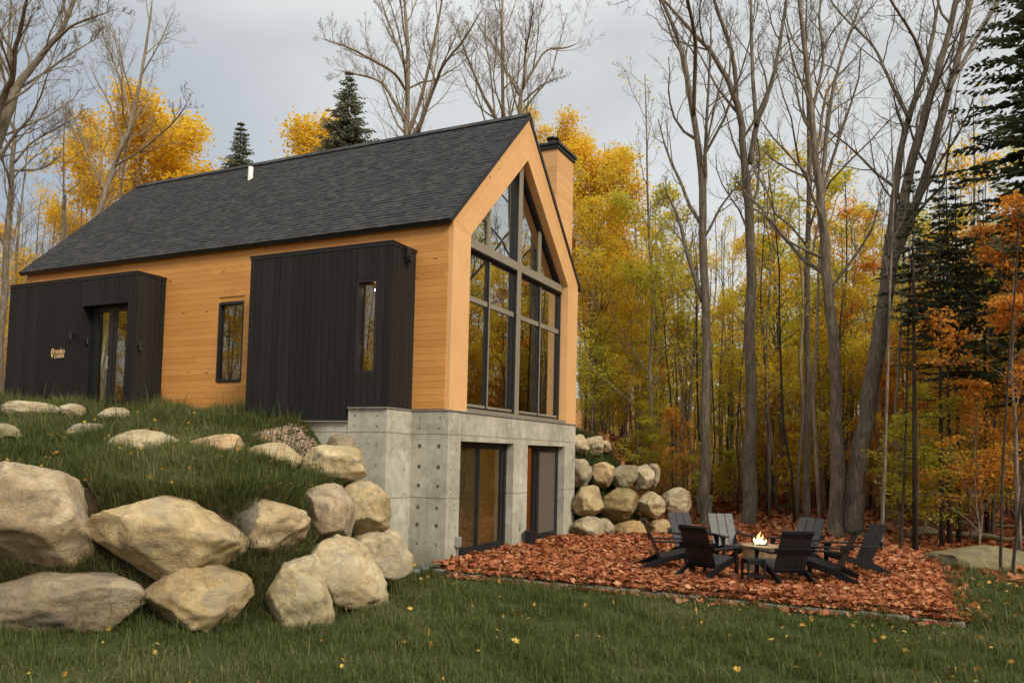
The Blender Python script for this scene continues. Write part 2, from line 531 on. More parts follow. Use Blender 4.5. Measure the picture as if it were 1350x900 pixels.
# ------------------------------------------------------------------ terrain
HW, HL, ZF, ZE, ZR = 7.31, 14.43, 3.40, 7.49, 11.10    # cabin width, length, floor, eave, ridge
TZ = 0.20                                                # terrace level
UP = np.array([(-140, -120), (-30, -30), (-12, -16), (-6, -11), (-2.5, -8.3), (-1.1, -7.1), (.15, -6.25), (.75, -5.3), (.5, -3.5),
       (-.15, -2.1), (-.75, -1.45), (-1.3, -.9), (-1.3, .2), (-.3, .3), (-.2, 7.1), (.35, 7.15), (.9, 8.3), (1.5, 9.6), (1.6, 11.2), (1.2, 13.2), (0, 18), (-3, 30), (-12, 70), (-30, 140), (-140, 140)])


def seg_dist(P, poly, closed=True):
    d = np.full(len(P), 1e9)
    n = len(poly)
    for i in range(n if closed else n - 1):
        a, b = poly[i], poly[(i + 1) % n]
        ab = b - a
        t = np.clip(((P - a) @ ab) / (ab @ ab), 0, 1)
        d = np.minimum(d, np.linalg.norm(P - a - t[:, None] * ab, axis=1))
    return d


def inside(P, poly):
    c = np.zeros(len(P), bool)
    n = len(poly)
    for i in range(n):
        (x1, y1), (x2, y2) = poly[i], poly[(i + 1) % n]
        k = ((y1 > P[:, 1]) != (y2 > P[:, 1])) & (P[:, 0] < (x2 - x1) * (P[:, 1] - y1) / (y2 - y1 + 1e-12) + x1)
        c ^= k
    return c


def sst(a, b, x):
    t = np.clip((x - a) / (b - a), 0, 1)
    return t * t * (3 - 2 * t)


def vnoise(P, s, seed=0.0):
    x, y = P[:, 0] * s + seed, P[:, 1] * s - seed
    return (np.sin(x * 1.7 + 1.3 * np.sin(y * 1.1)) + np.sin(y * 2.1 + 1.7 * np.sin(x * .9 + 2)) + np.sin((x + y) * 1.3 + 4)) / 3


def height(P):
    P = np.asarray(P, float).reshape(-1, 2)
    x, y = P[:, 0], P[:, 1]
    t = seg_dist(P, UP) * np.where(inside(P, UP), 1, -1)
    # house distance
    dx = np.maximum(np.maximum(-HL - x, x - 0), 0); dy = np.maximum(np.maximum(-.9 - y, y - HW), 0)
    dh = np.hypot(dx, dy)
    zt = 3.02 + .042 * np.clip(-x, 0, 40)
    south = 1.85 * sst(.05, .75, t) + (zt - 1.85) * np.clip((t - .5) / (t - .5 + dh + 1e-6), 0, 1) ** .9 * sst(.4, 2.0, t)
    hn = .25 + 2.95 * (1 - sst(-1.6, 4.6, x + .05 * (y - 8)))
    north = hn * sst(.0, 2.6, t)
    w = sst(-1.0, 1.0, y - HW * .5 + np.where(x < -HL, 0, 0))
    up = np.where(t > 0, south * (1 - w) + north * w, 0)
    r = np.hypot(x - 2, y - 2)
    up += vnoise(P, .55) * .06 * sst(.3, 2, np.abs(t)) * sst(.5, 2.5, dh)
    # terrace platform
    ins = (x > -.5) & (x < 9.3) & (y > -.25) & (y < 11)
    base = .09 * sst(-.6, -.2, y) * (x > -.3) + .1 * sst(8, 12, y) + .03 * np.clip(r - 28, 0, 60)
    base += 9.0 * sst(55, 150, r)
    z = np.maximum(up, 0) + base
    inh = (x > -HL + .2) & (x < -.25) & (y > .25) & (y < HW - .2)
    return np.where(inh, -.25, z)


def hz(x, y):
    return float(height([(x, y)])[0])


def axis_grid(a, b, step, far, g=1.22):
    c = list(np.arange(a, b + 1e-6, step))
    s, v = step, b
    while v < far:
        s *= g; v += s; c.append(v)
    s, v = step, a; lo = []
    while v > -far:
        s *= g; v -= s; lo.append(v)
    return np.array(lo[::-1] + c)


gx, gy = axis_grid(-16, 12.5, .15, 420), axis_grid(-12, 15, .15, 420)
GX, GY = np.meshgrid(gx, gy, indexing='ij')
P2 = np.stack([GX.ravel(), GY.ravel()], 1)
GZ = height(P2)
t_up = seg_dist(P2, UP) * np.where(inside(P2, UP), 1, -1)


def litter_zone(P, soil=False):
    """1 where the forest floor is covered with fallen leaves, 0 on the lawn and the grassed banks"""
    x, y = P[:, 0], P[:, 1]
    n = vnoise(P, .8, 3) * .8
    right = sst(7.2, 9.6, y + n - .35 * np.clip(x - 9.4, 0, 20) * 0) * (x > .6)
    far_r = sst(10.6, 13.5, x + n + .25 * (y - 2)) * (y > -2)
    tt = seg_dist(P, UP) * np.where(inside(P, UP), 1, -1)
    north = sst(10.5, 14, y + n - .5 * x)
    west = sst(15, 19, -x + n)
    steep = sst(.0, .12, tt) * (1 - sst(.7, .95, tt)) * (y < -.6)
    return np.clip(np.maximum.reduce([right * (tt < .3), far_r, north, west, sst(20, 30, -y)]), 0, 1) if not soil else np.where(steep > .3, 2.0 * steep, 0)


ni, nj = len(gx), len(gy)
ii = np.arange(ni - 1)[:, None] * nj; jj = np.arange(nj - 1)[None]
gm = MB()
gm.add(np.stack([P2[:, 0], P2[:, 1], GZ], 1), np.stack([ii + jj, ii + nj + jj, ii + nj + jj + 1, ii + jj + 1], -1).reshape(-1, 4), attr=np.maximum(litter_zone(P2), litter_zone(P2, True)))
ground = gm.build('ground', M['ground'], smooth=True, attr=True)
tag(ground, kind='structure')

# leaf covered terrace in front of the gable, with its row of edging stones
tb = MB()
nx_, ny_ = 48, 50
tx = np.linspace(.02, 9.30, nx_); ty = np.linspace(-.34, 9.2, ny_)
TX, TY = np.meshgrid(tx, ty, indexing='ij')
edge = np.minimum.reduce([9.30 - TX, TY + .34, np.full_like(TX, .3)])
TZs = TZ - .02 + .025 * vnoise(np.stack([TX.ravel(), TY.ravel()], 1), 2.2).reshape(TX.shape) - .06 * (edge < .02) - .0 * TX
tii = np.arange(nx_ - 1)[:, None] * ny_; tjj = np.arange(ny_ - 1)[None]
tb.add(np.stack([TX.ravel(), TY.ravel(), TZs.ravel()], 1), np.stack([tii + tjj, tii + ny_ + tjj, tii + ny_ + tjj + 1, tii + tjj + 1], -1).reshape(-1, 4))
# sides of the bed
for a, b in (((.02, -.34), (9.3, -.34)), ((9.3, -.34), (9.3, 9.2))):
    tb.add([(a[0], a[1], -.1), (b[0], b[1], -.1), (b[0], b[1], TZ - .08), (a[0], a[1], TZ - .08)], [[0, 1, 2, 3]])
tag(tb.build('terrace', M['bed'], smooth=True), kind='structure')

x = 0.02
k = 0
while x < 9.35:
    w = rng.uniform(.34, .52)
    b = MB().box(-w / 2, w / 2, -.075, .075, -.12, .075)
    o = b.build('edging_stone', M['paver'], bevel=.018, loc=(x + w / 2, -.43 + rng.normal(0, .012), .03 + rng.normal(0, .016)))
    o.rotation_euler = (rng.normal(0, .02), rng.normal(0, .02), rng.normal(0, .025))
    tag(o, 'grey stone in the low edging between the lawn and the leaf covered terrace', 'edging stone', 'edging stones along the terrace')
    x += w + .015
    k += 1
# ------------------------------------------------------------------ the cabin
cabin = empty('cabin', (0, 0, 0), 0, 'black and orange timber cabin with steep shingled roof and glazed gable on concrete base', 'cabin')

# door openings in the gable wall of the concrete base (y range, z range)
D1 = (.55, 3.20, .24, 2.745)
D2 = (4.02, 6.50, .24, 2.735)
B2X0, B2X1, B2Y, B2T = -4.80, -.91, -.935, 6.87
B1X0, B1X1, B1Y, B1T = -13.71, -8.60, -.90, 6.86

f = MB()
TH = .30
# gable wall with two openings: piers, lintel, upstand
f.box(-TH, 0, 0, D1[0], -.4, ZF - .03)
f.box(-TH, 0, D1[1], D2[0], -.4, ZF - .03)
f.box(-TH, 0, D2[1], HW, -.4, ZF - .03)
f.box(-TH, -.001, D1[0], D1[1], D1[3], ZF - .031)
f.box(-TH, -.001, D2[0], D2[1], D2[3], ZF - .031)
f.box(-TH, -.002, D1[0], D1[1], -.4, D1[2] - .06)
f.box(-TH, -.002, D2[0], D2[1], -.4, D2[2] - .06)
# south wall, right of the bump-out
f.box(B2X1, -TH, 0, TH, -.4, ZF - .032)
# bump-out under the black volume
f.box(-1.90, B2X1, B2Y + .004, TH - .01, -.4, ZF - .033)
f.box(B2X0, -1.90, B2Y + .03, TH - .02, -.4, 3.085)
# rest of the south wall, back wall, north wall
f.box(-HL, B2X0, .012, TH, -.4, 3.08)
f.box(-HL, -HL + TH, TH, HW - TH, -.4, ZF - .05)
f.box(-HL, -TH, HW - TH, HW - .001, -.4, ZF - .034)
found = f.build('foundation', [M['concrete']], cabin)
# form tie holes of the concrete
th = MB()


def tie(p, nrm, r=.028):
    nrm = np.array(nrm, float)
    a = np.cross(nrm, (0, 0, 1.0)); b = np.cross(nrm, a)
    an = np.arange(10) * 2 * math.pi / 10
    rr = r * rng.uniform(.8, 1.25)
    ring = np.array(p) + nrm * .003 + rr * (np.cos(an)[:, None] * a + np.sin(an)[:, None] * b * 1.1)
    base = th.N
    th.add(ring)
    th.F.append((list(range(base, base + 10)), 0))


for z in (.55, .95, 1.32, 1.78, 2.18, 2.62, 3.0, 3.22):
    for xx in (-.70, -.22):
        tie((xx + rng.normal(0, .01), 0, z), (0, -1, 0), .038 if .9 < z < 2.7 else .02)
    for y_ in (.15, .38):
        tie((0, y_, z - .05), (1, 0, 0), .018)
    for y_ in (3.45, 3.78, 6.72, 7.08):
        if z < 2.7: tie((0, y_, z - .05), (1, 0, 0), .016)
for z in (1.55, 2.2, 2.62, 3.0, 3.22):
    for xx in (-1.72, -1.15):
        tie((xx, B2Y + .004, z), (0, -1, 0), .02)
for z in (.9, 1.6, 2.1, 2.55, 3.1):
    for y_ in (-.7, -.25):
        tie((B2X1, y_, z), (1, 0, 0), .016)
th.build('tie_hole_pattern', M['tie'], found)

# metal drip flashing on top of the concrete
fl = MB()
fl.box(-.05, .028, -.028, HW + .02, ZF - .028, ZF - .002)
fl.box(B2X1 + .026, -.05, -.026, .02, ZF - .027, ZF - .003)
fl.box(-1.90, B2X1 + .026, B2Y - .045, .0, ZF - .029, ZF - .0035)
fl.box(B2X0, -1.895, B2Y - .045, .0, 3.087, 3.112)
fl.box(-HL - .02, B2X0, -.045, .0, 3.084, 3.111)
fl.build('flashing', M['flashing'], cabin)

# south wall: horizontal cedar boards (real boards, with the window hole left out)
WIN = (-6.71, -5.86, 4.11, 6.08)
sd = MB()
z = 3.115
BH = .148
while z < ZE - .10:
    z1 = min(z + BH - .0045, ZE - .08)
    x = -HL + .02
    while x < -.095:
        x1 = min(x + rng.uniform(2.2, 4.4), -.095)
        if z < ZF and x < B2X1 < x1: x1 = B2X1
        for (a, b) in ([(x, x1)] if (z1 < WIN[2] or z > WIN[3]) else [(x, min(x1, WIN[0])), (max(x, WIN[1]), x1)]):
            if b - a > .02 and not (z1 < ZF and b > B2X1):
                zz = max(z, ZF + .004) if a > B2X1 - .01 else z
                if z1 - zz > .01: sd.box(a + .0008, b - .0008, -.024, -.001, zz, z1)
        x = x1
    z += BH
wall = MB()
wall.box(-HL, WIN[0], .0, .16, 3.10, ZE - .03)
wall.box(WIN[1], B2X1, .0, .16, 3.10, ZE - .03)
wall.box(B2X1, -.1, .0, .16, ZF + .002, ZE - .03)
wall.box(WIN[0], WIN[1], .0, .16, 3.10, WIN[2])
wall.box(WIN[0], WIN[1], .0, .16, WIN[3], ZE - .03)
wall.box(-HL, -HL + .16, .161, HW, ZF - .05, ZE - .03)
wall.box(-HL + .16, -.1, HW - .16, HW, ZF - .03, ZE - .03)
sw = wall.build('wall', M['siding'], cabin)
sd.build('horizontal_siding', M['siding'], sw)
# back gable wall
MB().prism([(0, ZE - .03), (HW, ZE - .03), (HW / 2, ZR - .15)], 'x', -HL, -HL + .16).build('back_gable', M['siding'], sw)

# front gable: pale boards running round the big opening
GY0, GY1, GZ0, GZS, GZA = .775, 6.545, ZF + .075, 7.33, 10.02      # opening: jambs, sill, shoulder, apex
yc = HW / 2
slope = (ZR - ZE) / (HW / 2)
fr = MB()
XF, XB = .0, -.22


def gpoly(poly):
    fr.prism(poly, 'x', XB, XF)


# posts (two boards each), sill, rakes (three boards each)
for a, b in ((0.0, GY0), (GY1, HW)):
    post = MB()
    mid = (a + b) / 2
    post.prism([(a, ZF), (mid - .001, ZF), (mid - .001, GZS), (a, GZS)], 'x', XB, XF)
    post.prism([(mid - .001, ZF), (b, ZF), (b, GZS), (mid - .001, GZS)], 'x', XB, XF - .0015)
    post.build('gable_post', M['trim_z'], cabin)
si = MB()
si.box(XB + .03, XF - .002, GY0 + .001, GY1 - .001, ZF + .002, GZ0)
si.build('window_sill', M['bronze'], cabin, bevel=.004)


def rake(side):
    """boards parallel to the roof from shoulder to apex, outer edge = roof line"""
    m = MB()
    sg = (lambda y: y) if side > 0 else (lambda y: HW - y)
    outer = [(0, ZE), (yc, ZR)]
    inner = [(GY0, GZS), (yc, GZA)]
    foot = (0.0, GZS)
    nb = 3
    for i in range(nb):
        u0, u1 = i / nb + .002, (i + 1) / nb - .002
        def L(u):
            if True:
                lo = (GY0 * u, ZE * (1 - u) + GZS * u)
                hi = (yc - .001, ZR * (1 - u) + GZA * u)
                return lo, hi
        (l0, h0), (l1, h1) = L(u0), L(u1)
        poly = [(sg(l0[0]), l0[1]), (sg(h0[0]), h0[1]), (sg(h1[0]), h1[1]), (sg(l1[0]), l1[1])]
        m.prism(poly, 'x', XB, XF)
    poly = [(sg(0), GZS + .001), (sg(0), ZE - .002), (sg(GY0 - .002), GZS + .001)]
    m.prism(poly, 'x', XB, XF - .001)
    return m


for s in (1, -1):
    rake(s).build('gable_rake', M['trim_y'], cabin, bevel=.004)

# ---- big glazed gable: bronze faced black frames
XG = -.30                         # glass plane
win = MB().box(XG - .012, XG, GY0, GY1, GZ0, 7.16).build('gable_window', M['glass'], cabin)
up = MB()
up.prism([(GY0 + .0, 7.35), (GY1, 7.35), (GY1, 7.36), (yc, GZA), (GY0, 7.36)], 'x', XG - .012, XG)
up.build('upper_gable_window', M['glass'], cabin)
blk, brz = MB(), MB()
# black linings round the opening
blk.box(XG - .06, XB - .001, GY0 - .03, GY0 + .055, GZ0, 7.40)
blk.box(XG - .06, XB - .001, GY1 - .055, GY1 + .03, GZ0, 7.40)
blk.box(XG - .06, XB - .001, GY0, GY1, GZ0 - .03, GZ0 + .07)
for s in (1, -1):
    sg = (lambda y: y) if s > 0 else (lambda y: HW - y)
    a, b = np.array([GY0, 7.33]), np.array([yc, GZA])
    d = (b - a) / np.linalg.norm(b - a); nrm = np.array([-d[1], d[0]])
    poly = [a - nrm * .06, b - nrm * .06 + d * .02, b + nrm * .05, a + nrm * .05]
    blk.prism([(sg(q[0]), q[1]) for q in poly], 'x', XG - .06, XB - .0015)
# centre mullion
CM = .105
blk.box(XG - .06, XB + .035, yc - CM, yc + CM, GZ0, GZA - .06)
brz.box(XB + .035, XB + .055, yc - CM - .004, yc + CM + .004, GZ0 - .02, GZA - .02)
# transom
brz.box(XB + .02, XB + .05, GY0 + .001, yc - CM - .006, 7.155, 7.365)
brz.box(XB + .02, XB + .05, yc + CM + .006, GY1 - .001, 7.155, 7.365)
blk.box(XG - .05, XB + .018, GY0, GY1, 7.12, 7.362)
blk.box(XG - .05, XB - .06, GY0, GY1, 7.05, 7.121)
# two sub mullions, their upper continuation, and the muntins
for a, b in ((GY0, yc - CM), (yc + CM, GY1)):
    m_ = (a + b) / 2
    zt = 7.33 + (min(m_, HW - m_) - GY0) * (GZA - 7.33) / (yc - GY0)
    blk.box(XG - .05, XG + .045, m_ - .05, m_ + .05, GZ0 + .05, 7.06)
    brz.box(XG + .045, XG + .06, m_ + .005, m_ + .052, GZ0 + .05, 7.055)
    brz.box(XG - .05, XG + .035, m_ - .045, m_ + .045, 7.36, zt - .03)
    for (c, d) in ((a, m_ - .053), (m_ + .053, b)):
        brz.box(XG + .0005, XG + .042, c + .02, d - .001, 5.96, 6.08)
        blk.box(XG - .05, XG + .03, c + .0, c + .045, GZ0 + .05, 7.06)
        blk.box(XG - .05, XG + .03, d - .04, d, GZ0 + .05, 7.06)
        brz.box(XG + .0006, XG + .044, c + .02, d - .001, GZ0 + .06, GZ0 + .13)
bf = blk.build('window_frame', M['black_frame'], win)
brz.build('frame_cladding', M['bronze'], win, bevel=.003)

# ---- roof: two slabs and courses of single shingles
nrm_s = np.array([0, -slope, 1]) / math.hypot(1, slope)
roof = MB()
for s in (1, -1):
    sg = (lambda y: y) if s > 0 else (lambda y: HW - y)
    e0 = (-.14, ZE - .14 * slope)
    poly = [e0, (yc, ZR), (yc, ZR + .13), (e0[0] - .04, e0[1] + .09)]
    roof.prism([(sg(q[0]), q[1]) for q in poly], 'x', -HL - .10, .03)
rf = roof.build('roof', M['black_metal'], cabin)
sh = MB()
slen = (yc + .20) * math.hypot(1, slope)
ud = np.array([0, 1, slope]) / math.hypot(1, slope)
rows = 40
ex = slen / rows
for s in (1, -1):
    for rw in range(rows):
        x = -HL - .12 - rng.uniform(0, .3)
        while x < .035:
            w = rng.choice([.11, .15, .2, .26]) * rng.uniform(.9, 1.1)
            xa, xb = max(x, -HL - .12), min(x + w, .035)
            if xb - xa > .01:
                o0 = np.array([0, -.19, ZE - .19 * slope + .13])
                lift = rng.choice([.005, .008, .013])
                p0 = o0 + ud * (rw * ex) + nrm_s * (lift + .006)
                p1 = o0 + ud * min((rw + 1.25) * ex, slen + .02) + nrm_s * .003
                q0, q1 = p0 - nrm_s * (lift + .004), p1 - nrm_s * .004
                V = []
                for xx in (xa + .002, xb - .002):
                    for q in (p0, p1, q1, q0):
                        V.append((xx, q[1] if s > 0 else HW - q[1], q[2]))
                sh.add(V, [[0, 1, 5, 4], [0, 4, 7, 3], [0, 3, 2, 1], [4, 5, 6, 7]])
            x += w
sh.build('shingles', M['shingle'], rf)
rc = MB()
x = -HL - .12
while x < .03:
    w = min(.30, .035 - x)
    for s in (1, -1):
        p = np.array([[x, yc, ZR + .185], [x + w - .004, yc, ZR + .185], [x + w - .004, yc - s * .17, ZR + .185 - .17 * slope + .012], [x, yc - s * .17, ZR + .185 - .17 * slope + .006]])
        rc.add(p, [[0, 1, 2, 3]])
    x += .30
rc.build('ridge_cap', M['shingle'], rf)
# white vent pipe near the ridge
vp = at(330, 236, 1) - CAM
tt = None
# intersect the bearing with the south roof plane
n3 = np.array([0, -slope, 1.0]); p3 = np.array([0, 0, ZE + .13])
tt = ((p3 - CAM) @ n3) / (vp @ n3)
vpp = CAM + vp * tt
MB().tube([(vpp[0], vpp[1], vpp[2] - .1), (vpp[0], vpp[1], vpp[2] + .36)], .075, 16).build('vent_pipe', M['white'], rf, smooth=False)

# ---- chimney: narrow timber clad chase with a black cap and a flue
CX0, CX1, CY0, CY1 = -1.33, -.70, HW - .12, HW + 1.20
ch = MB()
z = -.2
bh = .148
while z < 11.78:
    z1 = min(z + bh - .003, 11.78)
    ch.box(CX0 + .025, CX1 - .025, CY0, CY0 + .03, z, z1)
    ch.box(CX1 - .03, CX1, CY0 + .001, CY1 - .001, z, z1)
    ch.box(CX0, CX0 + .03, CY0 + .001, CY1 - .001, z, z1)
    ch.box(CX0 + .025, CX1 - .025, CY1 - .03, CY1, z, z1)
    z += bh
chim = ch.build('chimney', M['trim_y'], cabin)
cp = MB()
cp.box(CX0 - .05, CX1 + .05, CY0 - .05, CY1 + .05, 11.72, 11.83)
cp.box(CX0 - .09, CX1 + .09, CY0 - .09, CY1 + .09, 11.831, 11.92)
cp.build('chimney_cap', M['black_metal'], chim, bevel=.01)
fc = ((CX0 + CX1) / 2, CY0 + .38)
MB().lathe([(.0, 11.91), (.15, 11.91), (.15, 12.03), (.19, 12.035), (.19, 12.07), (.12, 12.075), (.12, 12.16), (.20, 12.165), (.20, 12.205), (.10, 12.25), (0, 12.255)], 24, (fc[0], fc[1], 0)).build('flue', M['black_metal'], chim, smooth=False)

# ---- dark timber volumes on the south side


def black_box(name, x0, x1, y0, top, bot, holes, step=None):
    """vertical boards around a flat roofed volume; holes = list of (x0,x1,z0,z1) in the front"""
    m = MB()
    core = MB()
    xs = [x0 + .03]
    x = x0
    front = []
    while x < x1 - .005:
        w = min(.178, x1 - x)
        a, b = x + .0055, x + w - .0055
        zb = bot if step is None or x + w / 2 < step[0] else step[1]
        segs = [(zb, top - .085)]
        for h in holes:
            if b > h[0] and a < h[1]:
                new = []
                for (p, q) in segs:
                    if h[2] > p: new.append((p, min(q, h[2])))
                    if h[3] < q: new.append((max(p, h[3]), q))
                segs = new
                if a < h[0] < b and h[0] - a > .02: front.append((a, h[0] - .001, h[2], h[3]))
                if a < h[1] < b and b - h[1] > .02: front.append((h[1] + .001, b, h[2], h[3]))
        for (p, q) in segs:
            if q - p > .01: front.append((a, b, p, q))
        x += w
    for (a, b, p, q) in front:
        m.box(a, b, y0, y0 + .026, p, q)
    for xs_, sgn in ((x1, -1), (x0, 1)):
        y = y0 + .0275
        while y < -.03:
            w = min(.178, -.026 - y)
            zb = bot if step is None or xs_ == x0 else step[1]
            xa, xb = (xs_ - .026, xs_) if sgn < 0 else (xs_, xs_ + .026)
            if w > .01: m.box(xa, xb, y + .0035, y + w - .0035, zb, top - .085)
            y += w
    # backing: left/right/top strips around the holes
    hx = sorted(holes)
    cur = x0 + .03
    for h in hx:
        core.box(cur, h[0] - .01, y0 + .03, y0 + .06, bot + .02 if step is None else (step[1] if cur > step[0] else bot + .02), top - .1)
        if h[2] > bot: core.box(h[0] - .01, h[1] + .01, y0 + .03, y0 + .06, (bot if step is None or h[0] < step[0] else step[1]) + .01, h[2] - .01)
        core.box(h[0] - .01, h[1] + .01, y0 + .03, y0 + .06, h[3] + .01, top - .1)
        cur = h[1] + .01
    if step is not None and cur < step[0]:
        core.box(cur, step[0], y0 + .03, y0 + .06, bot + .02, top - .1); cur = step[0]
    core.box(cur, x1 - .03, y0 + .03, y0 + .06, (bot if step is None else step[1]) + .02, top - .1)
    core.box(x1 - .05, x1 - .03, y0 + .06, -.03, (bot if step is None else step[1]) + .02, top - .1)
    core.box(x0 + .03, x0 + .05, y0 + .06, -.03, bot + .02, top - .1)
    o = core.build(name, M['black_frame'], cabin)
    m.build('vertical_cladding', M['char'], o)
    c = MB()
    c.box(x0 - .012, x1 + .012, y0 - .012, -.026, top - .083, top - .02)
    c.box(x0 - .03, x1 + .03, y0 - .03, -.0265, top - .019, top)
    c.build('parapet_cap', M['black_metal'], o)
    return o


W2 = (-1.795, -1.265, 4.115, 6.09)
box_kitchen = black_box('black_bay', B2X0, B2X1, B2Y, B2T, 3.115, [W2], (-1.90, ZF))
DR = (-10.62, -8.90, 3.46, 6.085)
box_entry = black_box('entry_porch', B1X0, B1X1, B1Y, B1T, 3.0, [DR])


def window(name, x0, x1, z0, z1, yf, depth, fw, parent, glass='side_glass', mid=None):
    """frame set back in a hole of a wall that faces -Y"""
    yg = yf + depth
    g = MB().box(x0 + fw * .5, x1 - fw * .5, yg, yg + .012, z0 + fw * .5, z1 - fw * .5).build(name, M[glass], parent)
    fr_ = MB()
    fr_.box(x0 - .02, x0 + fw, yf + .01, yg + .05, z0, z1)
    fr_.box(x1 - fw, x1 + .02, yf + .01, yg + .05, z0, z1)
    fr_.box(x0 + fw, x1 - fw, yf + .01, yg + .05, z0 - .02, z0 + fw)
    fr_.box(x0 + fw, x1 - fw, yf + .01, yg + .05, z1 - fw, z1 + .02)
    for (a, b) in (mid or []):
        fr_.box(a, b, yg - .05, yg + .04, z0 + fw + .001, z1 - fw - .001)
    fr_.build('window_frame', M['black_frame'], g, bevel=.004)
    return g


wn = window('side_window', WIN[0], WIN[1], WIN[2], WIN[3], -.03, .085, .055, cabin)
ws = window('slit_window', W2[0], W2[1], W2[2], W2[3], B2Y, .14, .05, box_kitchen)
# entrance door: recessed, two glazed leaves
dr = MB().box(DR[0] + .3, DR[1] - .1, B1Y + .30, B1Y + .312, DR[2], DR[3] - .12).build('entrance_door', M['side_glass'], box_entry)
df = MB()
yd0, yd1 = B1Y + .265, B1Y + .34
df.box(DR[0], DR[0] + .20, yd0, yd1, DR[2], DR[3])
df.box(DR[0] + .20, DR[0] + .26, yd0 + .01, yd1, DR[2], DR[3] - .14)
xm = DR[0] + .86
df.box(xm - .16, xm + .02, yd0, yd1, DR[2], DR[3] - .14)
df.box(xm + .02, xm + .11, yd0 + .015, yd1, DR[2], DR[3] - .14)
df.box(DR[1] - .14, DR[1], yd0, yd1, DR[2], DR[3])
df.box(DR[0] + .20, DR[1] - .14, yd0 - .002, yd1, DR[3] - .14, DR[3])
df.box(DR[0] + .26, DR[1] - .14, yd0 + .005, yd1, DR[2] - .05, DR[2] + .10)
df.build('door_frame', M['black_frame'], dr)
rv = MB()   # dark reveals of the recess
rv.box(DR[0] - .02, DR[0] - .001, B1Y + .03, yd1, DR[2], DR[3])
rv.box(DR[1] + .001, DR[1] + .02, B1Y + .03, yd1, DR[2], DR[3])
rv.box(DR[0], DR[1], B1Y + .03, yd0 - .003, DR[3] + .001, DR[3] + .02)
rv.build('door_reveal', M['char'], dr)
hd = MB()
hd.box(xm - .13, xm - .10, yd0 - .05, yd0 - .03, 4.45, 4.78)
hd.box(xm - .13, xm - .10, yd0 - .03, yd0, 4.48, 4.51); hd.box(xm - .13, xm - .10, yd0 - .03, yd0, 4.72, 4.75)
hd.build('handle', M['grey_metal'], dr)
# pale curtain standing behind the left leaf
cu = MB()
cx = np.linspace(DR[0] + .28, DR[0] + .78, 40)
cyv = B1Y + .42 + .03 * np.sin(np.arange(40) * 1.3)
for i in range(39):
    cu.add([(cx[i], cyv[i], DR[2] + .05), (cx[i + 1], cyv[i + 1], DR[2] + .05), (cx[i + 1], cyv[i + 1], DR[3] - .1), (cx[i], cyv[i], DR[3] - .1)], [[0, 1, 2, 3]])
cu.build('curtain', M['curtain'], dr, smooth=True)
MB().box(B1X0 + .1, B1X1 - .1, -.0, .02, 3.3, 6.7).build('inner_wall', M['plaster'], box_entry)

# wall lamps: short black up and down cylinders on round plates
def sconce(p, nrm):
    n_ = np.array(nrm, float)
    base = np.array(p)
    m = MB()
    c = base + n_ * .09
    m.tube([c - (0, 0, .075), c + (0, 0, .075)], .038, 16)
    m.tube([base, base + n_ * .06], [.03, .03], 10)
    o = m.build('wall_lamp', M['black_metal'], box_entry)
    MB().tube([c - (0, 0, .083), c - (0, 0, .077)], .028, 16).build('lens', M['lamp_white'], o)


sconce((-10.90, B1Y, 5.33), (0, -1, 0))
sconce((DR[0], B1Y + .12, 5.20), (1, 0, 0))
sconce((DR[1], B1Y + .10, 5.42), (-1, 0, 0))
sconce((B1X1, B1Y + .12, 4.98), (1, 0, 0))
fx = MB()
fx.box(B2X1, B2X1 + .10, -.50, -.38, 6.60, 6.83)
fx.box(B2X1 + .03, B2X1 + .17, -.49, -.39, 6.52, 6.66)
fx.build('flood_lamp', M['black_metal'], box_kitchen, bevel=.01)


# letters of the sign on the entry porch: two lines next to a diamond emblem
def letter(txt, x, z, size, parent, name='lettering'):
    cu_ = bpy.data.curves.new(name, 'FONT'); cu_.body = txt; cu_.size = size; cu_.extrude = .008; cu_.align_x = 'LEFT'; cu_.offset = .004
    ob = bpy.data.objects.new(name, cu_)
    me = None
    COL.objects.link(ob)
    dg = bpy.context.evaluated_depsgraph_get()
    me = bpy.data.meshes.new_from_object(ob.evaluated_get(dg))
    bpy.data.objects.remove(ob)
    me.materials.clear(); me.materials.append(M['sign'])
    o = bpy.data.objects.new(name, me); COL.objects.link(o)
    o.location = (x, B1Y - .012, z); o.rotation_euler = (R(90), 0, 0)
    o.parent = parent
    return o


sg_ = MB()
# emblem: pointed loop over a small drop, left of the words
ex0, ez0 = -11.72, 4.90
P_ = [(0, .11), (.05, .05), (.035, -.01), (0, .03), (-.035, -.01), (-.05, .05), (0, .11)]
sg_.tube([(ex0 + a, B1Y - .012, ez0 + b) for a, b in P_], .012, 6)
sg_.tube([(ex0 - .04, B1Y - .012, ez0 - .03), (ex0, B1Y - .012, ez0 - .12), (ex0 + .04, B1Y - .012, ez0 - .03)], [.012, .014, .012], 6)
sign = sg_.build('house_sign', M['sign'], box_entry)
letter('nojo', -11.64, 4.865, .225, sign)
letter('CABIN', -11.64, 4.755, .132, sign)

# ---- sliding doors of the concrete base


